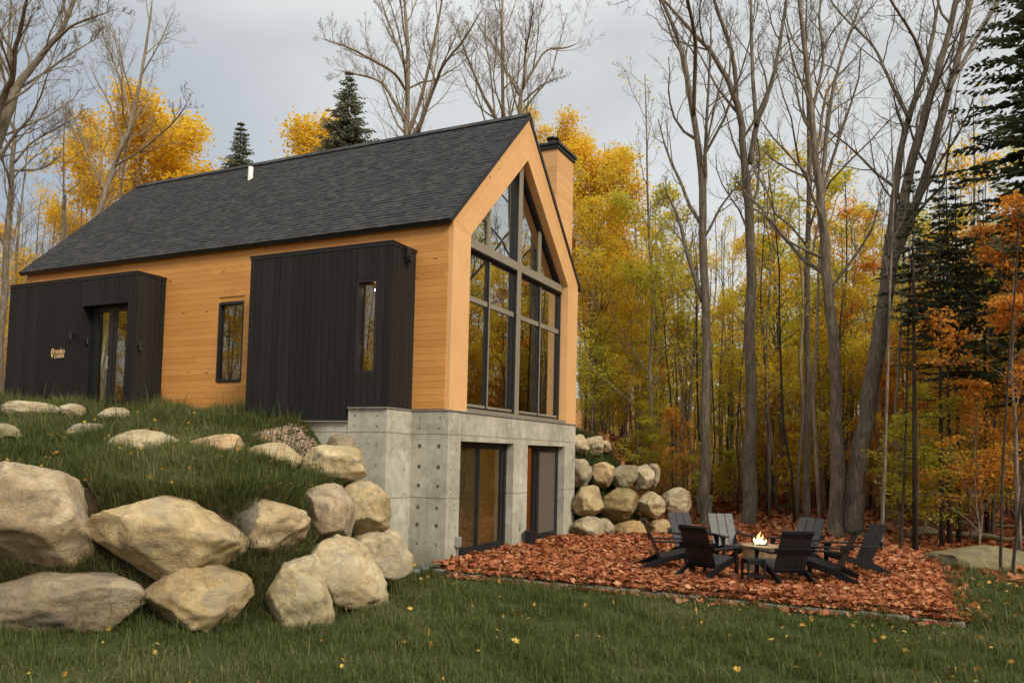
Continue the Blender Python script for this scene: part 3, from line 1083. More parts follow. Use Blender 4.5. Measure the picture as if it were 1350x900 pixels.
def slider(y0, y1, z0, z1, split, label):
    xr = -TH + .05
    root = MB().box(xr - .012, xr, y0 + .06, y1 - .1, z0 + .06, z1 - .09).build('sliding_door', M['door_glass'], cabin)
    m = MB()
    m.box(xr - .08, xr + .06, y0, y0 + .05, z0, z1)
    m.box(xr - .08, xr + .06, y1 - .10, y1, z0, z1)
    m.box(xr - .08, xr + .06, y0 + .05, y1 - .10, z1 - .09, z1)
    m.box(xr - .08, xr + .06, y0 + .05, y1 - .10, z0 - .06, z0 + .05)
    for a, b, xo in split:
        m.box(xr - .03 + xo, xr + .03 + xo, a, b, z0 + .05, z1 - .09)
    m.box(xr - .028, xr + .035, y0 + .05, y1 - .1, z1 - .15, z1 - .09)
    m.box(xr - .028, xr + .035, y0 + .05, y1 - .1, z0 + .05, z0 + .14)
    m.build('door_frame', M['black_frame'], root)
    return root


d1 = slider(*D1, [(.60, .66, 0), (1.72, 1.83, .02), (2.96, 3.10, 0)], 'a')
MB().box(-TH + .03, -TH + .034, .66, 1.72, D1[2] + .14, D1[3] - .15).build('insect_screen', M['screen'], d1)
h1 = MB(); h1.tube([(-TH + .09, 2.92, 1.28), (-TH + .13, 2.92, 1.30), (-TH + .13, 2.92, 1.58), (-TH + .09, 2.92, 1.60)], .012, 8)
h1.build('handle', M['black_metal'], d1)
# second opening: the glazed leaf stands slid to the right, the left third is open
xr = -TH + .05
d2 = MB().box(xr - .03, xr - .018, 5.08, 6.36, D2[2] + .1, D2[3] - .12).build('sliding_door', M['door_glass'], cabin)
m = MB()
m.box(xr - .08, xr + .06, D2[0], D2[0] + .03, D2[2], D2[3])
m.box(xr - .08, xr + .06, D2[1] - .07, D2[1], D2[2], D2[3])
m.box(xr - .08, xr + .06, D2[0] + .03, D2[1] - .07, D2[3] - .08, D2[3])
m.box(xr - .08, xr + .06, D2[0] + .03, D2[1] - .07, D2[2] - .06, D2[2] + .03)
m.box(xr - .06, xr + .02, 4.92, 5.06, D2[2] + .03, D2[3] - .08)
m.box(xr - .02, xr + .05, 5.07, 5.22, D2[2] + .031, D2[3] - .081)
m.box(xr - .02, xr + .05, 6.32, 6.43, D2[2] + .03, D2[3] - .08)
m.box(xr - .02, xr + .05, 5.22, 6.32, D2[3] - .16, D2[3] - .0805)
m.box(xr - .02, xr + .05, 5.22, 6.32, D2[2] + .0305, D2[2] + .14)
m.build('door_frame', M['black_frame'], d2)
MB().box(xr + .03, xr + .034, 5.22, 6.32, D2[2] + .14, D2[3] - .16).build('insect_screen', M['screen'], d2)
h2 = MB(); h2.tube([(xr + .03, 4.99, 1.25), (xr + .07, 4.99, 1.27), (xr + .07, 4.99, 1.55), (xr + .03, 4.99, 1.57)], .012, 8)
h2.build('handle', M['black_metal'], d2)
# outlet box beside the first door, small cover on the middle pier
ob_ = MB(); ob_.box(.0, .09, .40, .53, .48, .70); ob_.box(.09, .105, .415, .515, .50, .68); ob_.tube([(.04, .465, .25), (.04, .465, .48)], .015, 8)
ob_.build('outlet_box', M['grey_metal'], cabin, bevel=.006)
MB().box(.0, .035, 3.55, 3.66, .62, .78).build('outlet_cover', M['grey_metal'], cabin, bevel=.006)

# ---- rooms behind the glass
rm = MB()
rm.box(-5.0, -.32, .31, HW - .31, .10, .22)                    # basement floor
rm.box(-4.2, -4.1, .31, 3.50, .22, 3.2)                        # back wall of first room
rm.box(-4.1, -.34, 3.50, 3.60, .22, 3.2)                       # partition
rm.box(-5.0, -.34, .31, HW - .31, 3.2, 3.26)                   # ceiling
rm.build('basement_room', M['plaster'], cabin)
ok = MB()
ok.box(-4.0, -.36, 6.86, 6.95, .221, 3.19)
ok.box(-1.7, -1.62, 3.62, 6.9, .9, 3.19)
ok.box(-1.72, -1.60, 3.60, 6.9, .221, .66)
ok.build('oak_partition', M['oak'], cabin)
MB().box(-1.69, -1.56, 3.60, 6.9, .665, .895).build('black_ledge', M['black_frame'], cabin)
MB().box(-4.1, -4.09, 2.72, 2.80, 1.25, 1.42).build('light_switch', M['black_frame'], cabin)
rl = MB(); rl.lathe([(0, 3.19), (.22, 3.19), (.22, 3.15), (0, 3.145)], 24, (-2.2, 1.9, 0)); rl.lathe([(0, 3.19), (.2, 3.19), (.2, 3.15), (0, 3.145)], 24, (-1.0, 5.2, 0))
rl.build('ceiling_lamp', M['bulb'], cabin)
fl2 = MB()
fl2.box(-HL + .2, -.46, .17, HW - .17, 3.27, 3.45)
fl2.build('living_room_floor', M['oak'], cabin)
pt = MB()
pt.box(-7.1, -7.0, .17, HW - .17, 3.46, 7.4)
pt.prism([(.17, 7.4), (HW - .17, 7.4), (yc, 10.8)], 'x', -7.1, -7.0)
pt.build('living_room_wall', M['trim_y'], cabin)
# lamps glowing inside the slit window
pl = MB()
for (z, y) in ((5.95, -.45), (4.72, -.35)):
    pl.lathe([(0, z + .04), (.05, z + .04), (.05, z), (0, z - .005)], 16, (-1.62, y, 0))
pl.build('pendant_lamp', M['bulb'], box_kitchen)

# ------------------------------------------------------------------ boulders


def boulder(c, size, seed, label, tint=(1, 1, 1), group=None, rz=0.0, cuts=9, flat=.86, name='boulder', tilt=0.0, mat='rock', rough=1.0, cat='boulder', shear=0.0, taper=0.0):
    """c: centre, size: full extents along its own axes"""
    import bmesh
    rs = np.random.default_rng(seed)
    bm = bmesh.new()
    bmesh.ops.create_icosphere(bm, subdivisions=5, radius=1.0)
    V = np.array([v.co[:] for v in bm.verts])
    # squared-off ball
    e = 2.45
    V = V / (np.abs(V) ** e).sum(1)[:, None] ** (1 / e)
    off = rs.uniform(-50, 50, 3)
    V = V * np.array([1 + mnoise.noise(Vector(v + off) * 1.0) * .20 + mnoise.noise(Vector(v + off) * 2.3) * .10 for v in V])[:, None]
    for k in range(cuts):
        n = rs.normal(size=3); n /= np.linalg.norm(n)
        d = rs.uniform(.84, 1.08) * flat
        h = V @ n - d
        V = V - np.where(h > 0, h * .985, 0)[:, None] * n
    for k in range(5):           # small broken chips
        n = rs.normal(size=3); n /= np.linalg.norm(n)
        h = V @ n - (V @ n).max() * rs.uniform(.80, .92)
        V = V - np.where(h > 0, h * .98, 0)[:, None] * n
    amp = []
    for v in V:
        p = Vector(v * 1.1 + off)
        rg = 1 - abs(mnoise.noise(p * 2.6 + Vector((5, 3, 1)))) * 2
        a = rg * .034 + mnoise.noise(p * 5.5) * .028 + mnoise.noise(p * 13) * .017 + mnoise.noise(p * 28) * .009
        a += .026 * math.sin(p.z * 9 + 3 * mnoise.noise(p * 1.2)) * max(0.0, mnoise.noise(p * .7 + Vector((9, 1, 4)))) * 2
        amp.append(a)
    V = V * (1 + np.array(amp) * rough)[:, None]
    V[:, 2] -= shear * V[:, 0]
    V[:, 0] *= 1 - taper * V[:, 2]; V[:, 1] *= 1 - taper * .6 * V[:, 2]
    lo, hi = V.min(0), V.max(0)
    V = (V - (lo + hi) / 2) / (hi - lo) * np.array(size)
    ca, sa = math.cos(tilt), math.sin(tilt)
    V = V @ np.array([[ca, 0, -sa], [0, 1, 0], [sa, 0, ca]]).T
    for v, q in zip(bm.verts, V): v.co = q
    me = bpy.data.meshes.new(name); bm.to_mesh(me); bm.free()
    me.polygons.foreach_set('use_smooth', np.ones(len(me.polygons), bool))
    me.materials.append(M[mat])
    o = bpy.data.objects.new(name, me); COL.objects.link(o)
    o.location = c; o.rotation_euler = (0, 0, rz); o.color = (*tint, 1)
    tag(o, label, cat, group)
    ROCKS.append((np.array(c), np.array(size), rz))
    return o


ROCKS = []
VIEW = math.atan2(_r[1], _r[0])          # axis across the view, so that 'width' is what faces the photograph
GB = 'boulders of the left retaining wall'
S_ = 1 / F


def brow(bb, d, depth, seed, label, tint, group, tilt=0.0, **k):
    """boulder from its surveyed extent: bearing box, distance and thickness"""
    x0, x1, y0, y1 = bb
    c = at((x0 + x1) / 2, (y0 + y1) / 2, d + depth * .12)
    w, h = (x1 - x0) * d * S_ * 1.05, (y1 - y0) * d * S_ * 1.05
    return boulder(c, (w, depth, h), seed, label, tint, group, VIEW, tilt=tilt, **k)


brow((-22, 196, 755, 840), 10.7, 1.3, 1, 'long low brown boulder at the foot of the wall, nearest to the left edge', (.66, .60, .52), GB, cuts=5)
brow((190, 331, 742, 832), 11.0, 1.3, 2, 'squat ochre boulder resting on the lawn beneath the big pointed boulder', (.92, .80, .56), GB)
brow((352, 437, 735, 834), 11.4, 1.0, 3, 'upright pale ribbed boulder standing on its own in the grass', (1.02, .95, .72), GB, tilt=.12, taper=.12, cuts=12)
brow((406, 512, 706, 806), 12.4, 1.3, 4, 'pale triangular boulder leaning beside the upright ribbed one', (1.0, .92, .72), GB, shear=.25, taper=.38, cuts=12, flat=.84)
brow((452, 541, 690, 775), 13.9, 1.3, 5, 'craggy pale boulder pressed against the foot of the concrete corner', (.98, .92, .78), GB, tilt=.35, cuts=12)
brow((-45, 131, 610, 758), 11.0, 1.7, 6, 'biggest boulder of the left wall, weathered grey tan, cut by the photo edge', (.88, .78, .64), GB, cuts=6, shear=.18)
brow((118, 322, 655, 760), 11.2, 1.5, 7, 'big pointed golden boulder with a cracked ochre face', (1.05, .92, .66), GB, cuts=9, shear=.30)
o3 = brow((285, 407, 653, 737), 12.0, 1.2, 8, 'rounded tan boulder with a dark grey broken left side', (.98, .86, .66), GB, cuts=10)
brow((396, 464, 638, 720), 13.0, 1.1, 9, 'egg shaped grey tan boulder between the two-toned one and the corner one', (.88, .78, .66), GB, cuts=6)
brow((450, 518, 636, 704), 13.8, 1.1, 10, 'round tan boulder right beside the concrete bump out', (.90, .80, .58), GB, cuts=7, tilt=-.15)
# slab of darker stone on the two-toned boulder
me = o3.data
me.materials.append(plain('dark_grey_broken_face', (.125, .108, .078), .95, 0, .75, 3.5, 1.0, .1))
mi = np.array([1 if (p.center.x < .02 + .12 * p.center.z + .05 * math.sin(p.center.z * 9) and p.normal.y < .5) else 0 for p in me.polygons], np.int32)
me.polygons.foreach_set('material_index', mi)

GR = 'half buried stones on the grass bank'
for bb, d, dp, s, lb, tn in [
    ((76, 140, 566, 612), 15.4, .8, 21, 'greyish stone deep in the bank grass, left of the broad pale one', (.55, .55, .48)),
    ((143, 246, 575, 632), 14.4, .9, 22, 'broad pale stone half buried in the grass bank', (.98, .92, .74)),
    ((250, 322, 580, 626), 14.5, .8, 23, 'small pinkish tan stone on the bank between two pale ones', (1.0, .80, .58)),
    ((320, 402, 592, 634), 14.5, .8, 24, 'flat tan stone on the bank with a grey end', (.95, .85, .62)),
    ((396, 484, 595, 640), 14.5, .9, 25, 'long cream stone at the right end of the bank row', (1.05, .96, .72)),
    ((430, 470, 579, 608), 15.3, .6, 26, 'small grey stone beside the gravel next to the concrete', (.66, .60, .50)),
    ((-12, 22, 566, 590), 14.0, .7, 27, 'small stone at the left photo edge in the bank grass', (.7, .68, .52)),
]:
    brow((bb[0], bb[1], bb[2] - 8, bb[3] - 5), d - .35, dp, s, lb, tn, GR, cuts=8)
for (px, py, w, h, lb, s) in [(40, 529, 1.25, .30, 'flat pale stone on the grass before the black entry porch', 31), (97, 533, .42, .28, 'small tan stone beside the flat one below the porch sign', 32),
                           (153, 537, .62, .22, 'flat doorstep stone before the entrance door', 33)]:
    d_ = 17.3
    p_ = at(px, py, d_)
    boulder((p_[0], p_[1], hz(p_[0], p_[1]) + .20), (w, .6, h + .1), s, lb, (.95, .9, .74), 'stones before the entry porch', VIEW, cuts=5)

GRR = 'boulders of the right retaining wall'
for bb, d, dp, s, lb, tn in [
    ((752, 797, 680, 714), 22.8, 1.1, 41, 'pale lower boulder touching the right concrete pier', (.85, .80, .66)),
    ((786, 810, 683, 714), 23.3, 1.0, 42, 'small pale boulder in the bottom row beside the ochre one', (.80, .76, .64)),
    ((806, 852, 686, 714), 23.8, 1.1, 43, 'smooth ochre boulder at the bottom of the right wall', (.95, .74, .46)),
    ((856, 884, 684, 708), 24.6, .9, 44, 'low ochre boulder half behind the left grey chair', (.90, .72, .46)),
    ((752, 797, 640, 684), 23.1, 1.3, 45, 'tan boulder in the middle row against the concrete pier', (.90, .80, .60)),
    ((791, 842, 643, 688), 23.9, 1.3, 46, 'dark mossy brown boulder in the middle of the right wall', (.52, .44, .27)),
    ((841, 877, 648, 684), 24.8, 1.1, 47, 'cream boulder with a shadowed hollow, right of the mossy one', (1.0, .90, .68)),
    ((870, 911, 642, 680), 26.0, 1.3, 48, 'pale boulder at the far right end of the right wall', (1.0, .94, .76)),
    ((750, 781, 605, 642), 24.2, 1.2, 49, 'grey boulder in the third row beside the concrete pier', (.78, .78, .70)),
    ((776, 809, 609, 643), 24.6, 1.1, 50, 'rounded pinkish tan boulder in the third row', (.98, .82, .58)),
    ((803, 840, 613, 645), 25.2, 1.2, 51, 'long grey boulder in the third row above the mossy one', (.62, .60, .50)),
    ((834, 862, 612, 647), 25.8, 1.1, 52, 'pale slanted boulder at the right of the third row', (1.0, .94, .80)),
    ((853, 870, 611, 641), 26.4, .9, 53, 'narrow pale boulder ending the third row', (.96, .88, .72)),
    ((752, 775, 573, 602), 25.6, 1.0, 54, 'pale slab in the top row nearest the cabin corner', (.98, .90, .74)),
    ((765, 797, 576, 602), 26.2, 1.0, 55, 'slanted cream slab in the top row of the right wall', (1.0, .93, .76)),
    ((788, 806, 580, 597), 26.8, .8, 56, 'smallest cream stone of the top row, farthest right', (1.02, .90, .68)),
]:
    brow(bb, d, dp, s, lb, tn, GRR, cuts=7, tilt=.2 if bb[3] - bb[2] < 30 else 0)

# big flat mossy rock at the woods' edge on the right
p_ = on_z(1300, 748, .05)
boulder((p_[0] + .1, p_[1], .12), (2.9, 1.5, .9), 61, 'long low mossy rock lying at the edge of the woods', (.46, .44, .30), None, VIEW + .1, cuts=7, name='rock', cat='rock', shear=.12)

# blue grey cobbles at the foot of the concrete corner
for i, (px, py, s) in enumerate([(536, 753, .20), (548, 755, .16), (560, 752, .18)]):
    p_ = on_z(px, py, .05)
    boulder((p_[0], p_[1], .07), (s * 1.3, s, s * .8), 70 + i, ['blue grey cobble at the left of the little group by the concrete corner', 'smallest blue grey cobble by the concrete corner', 'blue grey cobble touching the concrete corner'][i],
            (1, 1, 1), 'cobbles by the concrete corner', i, cuts=5, mat='bluestone', name='cobble', cat='stone')

# gravel patch: crushed stone at the end of the bank
gv = MB()
gp = rng.uniform([-3.6, -2.7], [-1.3, -.98], (2600, 2))
gz = height(gp)
for (x, y), z in zip(gp, gz):
    if ((x + 2.4) / 1.25) ** 2 + ((y + 1.75) / .85) ** 2 > 1 + rng.normal(0, .15): continue
    s = rng.uniform(.02, .055)
    q = rng.normal(size=(6, 3)) * .25 + np.array([[1, 0, 0], [-1, 0, 0], [0, 1, 0], [0, -1, 0], [0, 0, 1], [0, 0, -1]])
    gv.add(q * s * (1, 1, .7) + (x, y, z + s * .4), T=[[0, 2, 4], [2, 1, 4], [1, 3, 4], [3, 0, 4], [2, 0, 5], [1, 2, 5], [3, 1, 5], [0, 3, 5]])
tag(gv.build('gravel', M['gravel']), 'patch of pinkish crushed stone on the bank beside the concrete', 'gravel', kind='stuff')

# ------------------------------------------------------------------ fire table
FX, FY = 5.97, 2.50
fp = empty('fire_table', (FX, FY, TZ), 0, 'round wooden fire table like a cut barrel with a flame burning on its top', 'fire table')
st = MB()
for k in range(30):
    a0 = 2 * math.pi * k / 30
    ca, sa = math.cos(a0), math.sin(a0)
    Mx = Matrix(((ca, -sa, 0, 0), (sa, ca, 0, 0), (0, 0, 1, 0), (0, 0, 0, 1)))
    st.box(.375, .40, -.0405, .0405, .02, .53, M=Mx)
fp.scale = (.84, .84, .97)
st.build('barrel_body', M['fire_wood'], fp)
rg = MB(); rg.lathe([(.0, .54), (.18, .54), (.18, .53), (.43, .53), (.435, .545), (.435, .565), (.425, .572), (.20, .572), (.19, .56), (0, .56)], 40)
rg.build('table_top', M['fire_top'], fp)
bn = MB()
for k in range(40):
    a0, rr = rng.uniform(0, 6.28), .17 * math.sqrt(rng.uniform())
    bn.lathe([(0, 0), (.022, .005), (.026, .02), (.015, .035), (0, .038)], 6, (rr * math.cos(a0), rr * math.sin(a0), .56))
bn.build('lava_stones', M['black_frame'], fp)
for k, (dx, dy, h, w) in enumerate([(-.09, 0, .15, .045), (-.03, .03, .28, .04), (.05, -.02, .21, .036), (.10, .01, .12, .034), (-.06, -.05, .12, .04), (.02, .06, .16, .04)]):
    m = MB()
    ts = np.linspace(0, 1, 12)
    bend = rng.normal(0, .045, 2)
    Pf = np.stack([bend[0] * ts * ts + .022 * np.sin(ts * 7 + k), bend[1] * ts * ts, ts * h], 1)
    Rf = w * (np.sin(np.pi * np.clip(ts * .80 + .2, 0, 1)) ** .9) * (1 - ts * .35) + .002
    m.tube(Pf, Rf, 10)
    o = m.build('flame', M['flame'], fp, smooth=True)
    o.location = (dx, dy, .575)

# ------------------------------------------------------------------ slatted garden chairs


def make_chair():
    """low slatted garden chair; faces +Y, origin on the ground under the seat"""
    root = empty('garden_chair', (0, 0, 0))
    seat_a, seat_b = np.array([0, .36, .385]), np.array([0, -.18, .255])
    d = (seat_b - seat_a); L = np.linalg.norm(d); d /= L
    n = 6
    sl = MB()
    for i in range(n):
        p = seat_a + d * (L * (i + .5) / n)
        sl.beam(p - (.275, 0, 0), p + (.275, 0, 0), L / n - .010, .022, up=np.cross((1, 0, 0), d))
    sl.build('seat', M['chair_slat'], root, bevel=.004)
    # back: three broad boards, leaning back, with a head rail and a mid rail behind
    b0, b1 = np.array([0, -.17, .235]), np.array([0, -.50, .965])
    bd = (b1 - b0) / np.linalg.norm(b1 - b0)
    nn = np.cross((1, 0, 0), bd)
    bk = MB()
    for i in range(3):
        x = (i - 1) * .192
        top = .0 if i == 1 else -.0
        bk.beam(b0 + (x, 0, 0), b1 + (x * 1.0, 0, top), .182, .022, up=nn)
    bb = bk.build('backrest', M['chair_slat'], root, bevel=.004)
    rl_ = MB()
    for t, h in ((.93, .07), (.53, .08), (.03, .07)):
        p = b0 + (b1 - b0) * t + nn * (-.024 if nn[1] > 0 else .024)
        q = b0 + (b1 - b0) * t + np.array([0, -.024, -.011])
        w = .285 if t != .53 else .36
        rl_.beam(q - (w, 0, 0), q + (w, 0, 0), .024, h, up=bd)
    rl_.build('back_rail', M['chair'], bb, bevel=.004)
    for s in (-1, 1):
        x = s * .335
        lg = MB()
        lg.beam((x, .40, 0), (x, .40, .545), .085, .032, up=(1, 0, 0))
        lg.build('front_leg', M['chair'], root, bevel=.004)
        rl = MB()
        # rear leg: long sloping side rail from the front of the seat to the ground behind
        z_, y_ = (.37, .385), (.415, -.66)
        poly = [(.415, .30), (.415, .395), (.30, .385), (-.20, .26), (-.62, .06), (-.66, 0), (-.50, 0), (-.12, .165)]
        rl.prism(poly, 'x', x - s * .03 - .016, x - s * .03 + .016)
        rl.build('rear_leg', M['chair'], root, bevel=.004)
        ar = MB()
        ar.prism([(x - .075, .50), (x + .075, .50), (x + .075, -.12), (x + .045, -.36), (x - .045, -.36), (x - .075, -.12)], 'z', .547, .572)
        ar.build('armrest', M['chair'], root, bevel=.005)
        br = MB()
        br.prism([(.355, .545), (.355, .40), (.29, .545)], 'x', x - .014, x + .014)
        br.build('arm_bracket', M['chair'], root)
    ap = MB().box(-.30, .30, .385, .41, .29, .385)
    ap.build('front_apron', M['chair'], root, bevel=.004)
    return root


chair0 = make_chair()
CH = [
    ((4.25, 1.85), None, 'black slatted garden chair seen from the side, leftmost around the fire'),
    ((5.22, 1.12), None, 'black slatted garden chair seen from behind, just left of the small side table'),
    ((4.32, 3.62), None, 'slatted chair with a grey lit backrest, behind the leftmost black chair'),
    ((5.10, 3.95), None, 'slatted chair with a grey lit backrest facing the camera, just left of the flame'),
    ((6.60, 1.30), None, 'black slatted garden chair seen from behind, just right of the small side table'),
    ((6.55, 4.0), None, 'dark slatted chair at the back of the ring in front of the grey trunks'),
    ((7.30, 2.10), None, 'black slatted garden chair at the right of the ring, turned toward the flame'),
    ((7.70, 3.5), None, 'dark slatted chair mostly hidden behind the rightmost black chair'),
]
for i, ((x, y), rz, lb) in enumerate(CH):
    o = chair0 if i == 0 else copy_tree(chair0)
    a = math.atan2(FY - y, FX - x) - math.pi / 2 + [.05, .12, -.1, .1, .1, -.1, .15, .0][i]
    o.location = (x, y, TZ - .01); o.rotation_euler = (0, 0, a); o.scale = (1.07,) * 3
    tag(o, lb, 'garden chair', 'slatted chairs around the fire table')

# small slatted side table
so = on_z(993, 768, TZ)
st_ = empty('side_table', (so[0], so[1], TZ - .01), VIEW + .1, 'small black slatted side table standing between two chairs before the fire table', 'side table')
st_.scale = (.82, .82, .95)
m = MB()
for i in range(5): m.box(-.20, .20, -.20 + i * .081, -.20 + i * .081 + .074, .455, .48)
m.build('table_top', M['chair'], st_, bevel=.004)
for sx in (-1, 1):
    for sy in (-1, 1):
        MB().box(sx * .185 - .025, sx * .185 + .025, sy * .185 - .02, sy * .185 + .02, 0, .454).build('leg', M['chair'], st_, bevel=.004)
for s in (-1, 1):
    MB().box(-.16, .16, s * .185 - .011, s * .185 + .011, .39, .454).build('apron', M['chair'], st_)
    MB().box(s * .185 - .011, s * .185 + .011, -.165, .165, .39, .454).build('apron', M['chair'], st_)
    MB().box(-.16, .16, s * .185 - .011, s * .185 + .011, .14, .18).build('rail', M['chair'], st_)
    MB().box(-.16, .16, s * .07 - .03, s * .07 + .03, .181, .20).build('shelf_slat', M['chair'], st_)

# black planter at the middle pier
pp = on_z(689, 716, TZ)
m = MB().lathe([(0, 0), (.13, 0), (.15, .36), (.165, .36), (.165, .395), (.14, .395), (.135, .33), (0, .32)], 20)
tag(m.build('planter_pot', M['black_metal'], loc=(.22, 3.80, TZ - .01)), 'black plastic pot standing at the foot of the middle concrete pier', 'pot')

# ------------------------------------------------------------------ furniture behind the glass
wc = empty('wooden_chair', (-1.35, 2.35, .22), R(200), 'wooden dining chair standing behind the first patio door', 'chair')
m = MB().box(-.22, .22, -.22, .22, .44, .465); m.build('seat', M['oak'], wc, bevel=.01)
m = MB()
for k in range(9):
    a = math.radians(-60 + 15 * k)
    m.box(.0, .0, 0, 0, 0, 0) if False else None
pts = [(.26 * math.sin(math.radians(a)), -.24 + .09 * (1 - math.cos(math.radians(a))), 0) for a in range(-60, 61, 15)]
for a, b in zip(pts[:-1], pts[1:]):
    m.beam((a[0], a[1], .78), (b[0], b[1], .78), .02, .26)
m.build('backrest', M['oak'], wc)
for sx in (-1, 1):
    for sy in (-1, 1):
        MB().tube([(sx * .17, sy * .17, .44), (sx * .23, sy * .24, 0)], [.018, .012], 8).build('leg', M['oak'], wc)
bd_ = empty('bed', (-2.2, 1.25, .22), 0, 'low bed under a dark cover behind the first patio door', 'bed')
MB().box(-1.0, 1.2, -.75, .45, .05, .32).build('mattress', M['dark_fabric'], bd_, bevel=.04)
MB().box(-1.05, 1.25, -.8, .5, .0, .05).build('bed_base', M['oak'], bd_, bevel=.01)
wt = empty('armchair', (-1.5, 1.9, 3.45), R(60), 'white armchair faintly seen through the tall gable window', 'armchair')
MB().box(-.38, .38, -.36, .36, .22, .42).build('seat', M['lamp_white'], wt, bevel=.05)
MB().beam((0, -.32, .40), (0, -.50, .95), .70, .12, up=(0, 1, .3)).build('backrest', M['lamp_white'], wt, bevel=.04)
for sx in (-1, 1):
    MB().box(sx * .40 - .05, sx * .40 + .05, -.36, .36, .1, .60).build('armrest', M['lamp_white'], wt, bevel=.03)
    for sy in (-1, 1): MB().box(sx * .33 - .02, sx * .33 + .02, sy * .30 - .02, sy * .30 + .02, 0, .22).build('leg', M['oak'], wt)
# ------------------------------------------------------------------ trees


def unit(v):
    return v / (np.linalg.norm(v) + 1e-12)


def _cr(a, b):
    return (a[1] * b[2] - a[2] * b[1], a[2] * b[0] - a[0] * b[2], a[0] * b[1] - a[1] * b[0])


def _un(a):
    l = math.sqrt(a[0] * a[0] + a[1] * a[1] + a[2] * a[2]) + 1e-12
    return (a[0] / l, a[1] / l, a[2] / l)


def sprout(mb, tips, P, Rr, level, maxl, rs, dens, spread, upw, lenf, minr=.0035, t0=.25, sides=(8, 5, 4, 3, 3, 3)):
    """side branches along a stem polyline, recursively"""
    P = [tuple(map(float, q)) for q in P]
    Rr = [float(v) for v in Rr]
    rd, gs = random.random, random.gauss
    cum = [0.0]
    for a, b in zip(P[:-1], P[1:]):
        cum.append(cum[-1] + math.dist(a, b))
    Ltot = cum[-1]
    n = max(1, int(round(dens[level] * (.8 + .4 * rd()))))
    az = rd() * 6.28
    i = 0
    for k in range(n):
        t = t0 + (1 - t0) * ((k + .1 + .8 * rd()) / n)
        s = t * Ltot
        while i < len(P) - 2 and cum[i + 1] < s: i += 1
        f = (s - cum[i]) / (cum[i + 1] - cum[i] + 1e-9)
        p = tuple(P[i][c] + (P[i + 1][c] - P[i][c]) * f for c in range(3))
        r = Rr[i] + (Rr[i + 1] - Rr[i]) * f
        d = _un(tuple(P[i + 1][c] - P[i][c] for c in range(3)))
        az += 2.4 + gs(0, .5)
        a = _un(_cr(d, (.3, .2, 1.0) if abs(d[2]) < .95 else (1.0, .1, 0.0)))
        b = _cr(d, a)
        ca, sa = math.cos(az), math.sin(az)
        ang = spread[level] * (.7 + .55 * rd())
        cg, sg_ = math.cos(ang), math.sin(ang)
        cur = _un((d[0] * cg + (a[0] * ca + b[0] * sa) * sg_, d[1] * cg + (a[1] * ca + b[1] * sa) * sg_, d[2] * cg + (a[2] * ca + b[2] * sa) * sg_ + upw[level]))
        L = lenf[level] * Ltot * (1.08 - t * .72) * (.6 + .65 * rd())
        r0 = max(min(r * .5, L * .0135), minr)
        m = 6 if level < 2 else 4
        Q = [p]
        up_ = .09 if upw[level] >= 0 else -.02
        for j in range(m):
            cur = _un((cur[0] + gs(0, .17), cur[1] + gs(0, .17), cur[2] + gs(0, .17) + up_))
            q = Q[-1]
            Q.append((q[0] + cur[0] * L / m, q[1] + cur[1] * L / m, q[2] + cur[2] * L / m))
        r1 = max(r0 * .28, minr * .7)
        RR = [r0 + (r1 - r0) * j / m for j in range(m + 1)]
        mb.twig(Q, RR, sides[level])
        if level + 1 < maxl:
            sprout(mb, tips, Q, RR, level + 1, maxl, rs, dens, spread, upw, lenf, minr, .22, sides)
        if level >= maxl - 2:
            tips.extend(Q[1:])


BARE = dict(dens=(13, 8, 6, 5), spread=(.80, .75, .75, .7), upw=(.30, .18, .1, .05), lenf=(.36, .50, .50, .5))


def stem_poly(pts, rs, sub=4):
    """smooth the surveyed stem and give it small natural wiggles"""
    P = np.array([p[:3] for p in pts]); r = np.array([p[3] for p in pts])
    n = len(P)
    out, rr = [], []
    for i in range(n - 1):
        p0, p1, p2, p3 = P[max(i - 1, 0)], P[i], P[i + 1], P[min(i + 2, n - 1)]
        for k in range(sub):
            t = k / sub
            q = .5 * ((2 * p1) + (-p0 + p2) * t + (2 * p0 - 5 * p1 + 4 * p2 - p3) * t * t + (-p0 + 3 * p1 - 3 * p2 + p3) * t ** 3)
            out.append(q + rs.normal(0, 1, 3) * r[i] * .12); rr.append((r[i] + (r[i + 1] - r[i]) * t) * rs.uniform(.94, 1.07))
    out.append(P[-1]); rr.append(r[-1])
    return np.array(out), np.array(rr)


def leaf_cards(mb, C, n, size, rs, spread, flat=.55, droop=0.0):
    """n leaf shaped faces scattered round every centre"""
    C = np.repeat(np.asarray(C), n, axis=0)
    N = len(C)
    C = C + rs.normal(0, 1, (N, 3)) * np.array(spread)
    nrm = rs.normal(0, flat, (N, 3)) + np.array([0, 0, 1.0]); nrm /= np.linalg.norm(nrm, axis=1)[:, None]
    a = rs.normal(size=(N, 3)); a -= (a * nrm).sum(1)[:, None] * nrm; a /= np.linalg.norm(a, axis=1)[:, None]
    b = np.cross(nrm, a)
    s = size * rs.uniform(.6, 1.25, N)[:, None]
    V = np.stack([C - a * s * .5, C + b * s * .36 + a * s * .05 - nrm * s * .06, C + a * s * .55, C - b * s * .36 + a * s * .05 - nrm * s * .06], 1)
    attr = np.repeat(np.clip(rs.normal(.5, .24, N), 0, 1), 4)
    mb.add(V.reshape(-1, 3), np.arange(N * 4).reshape(-1, 4), attr=attr)


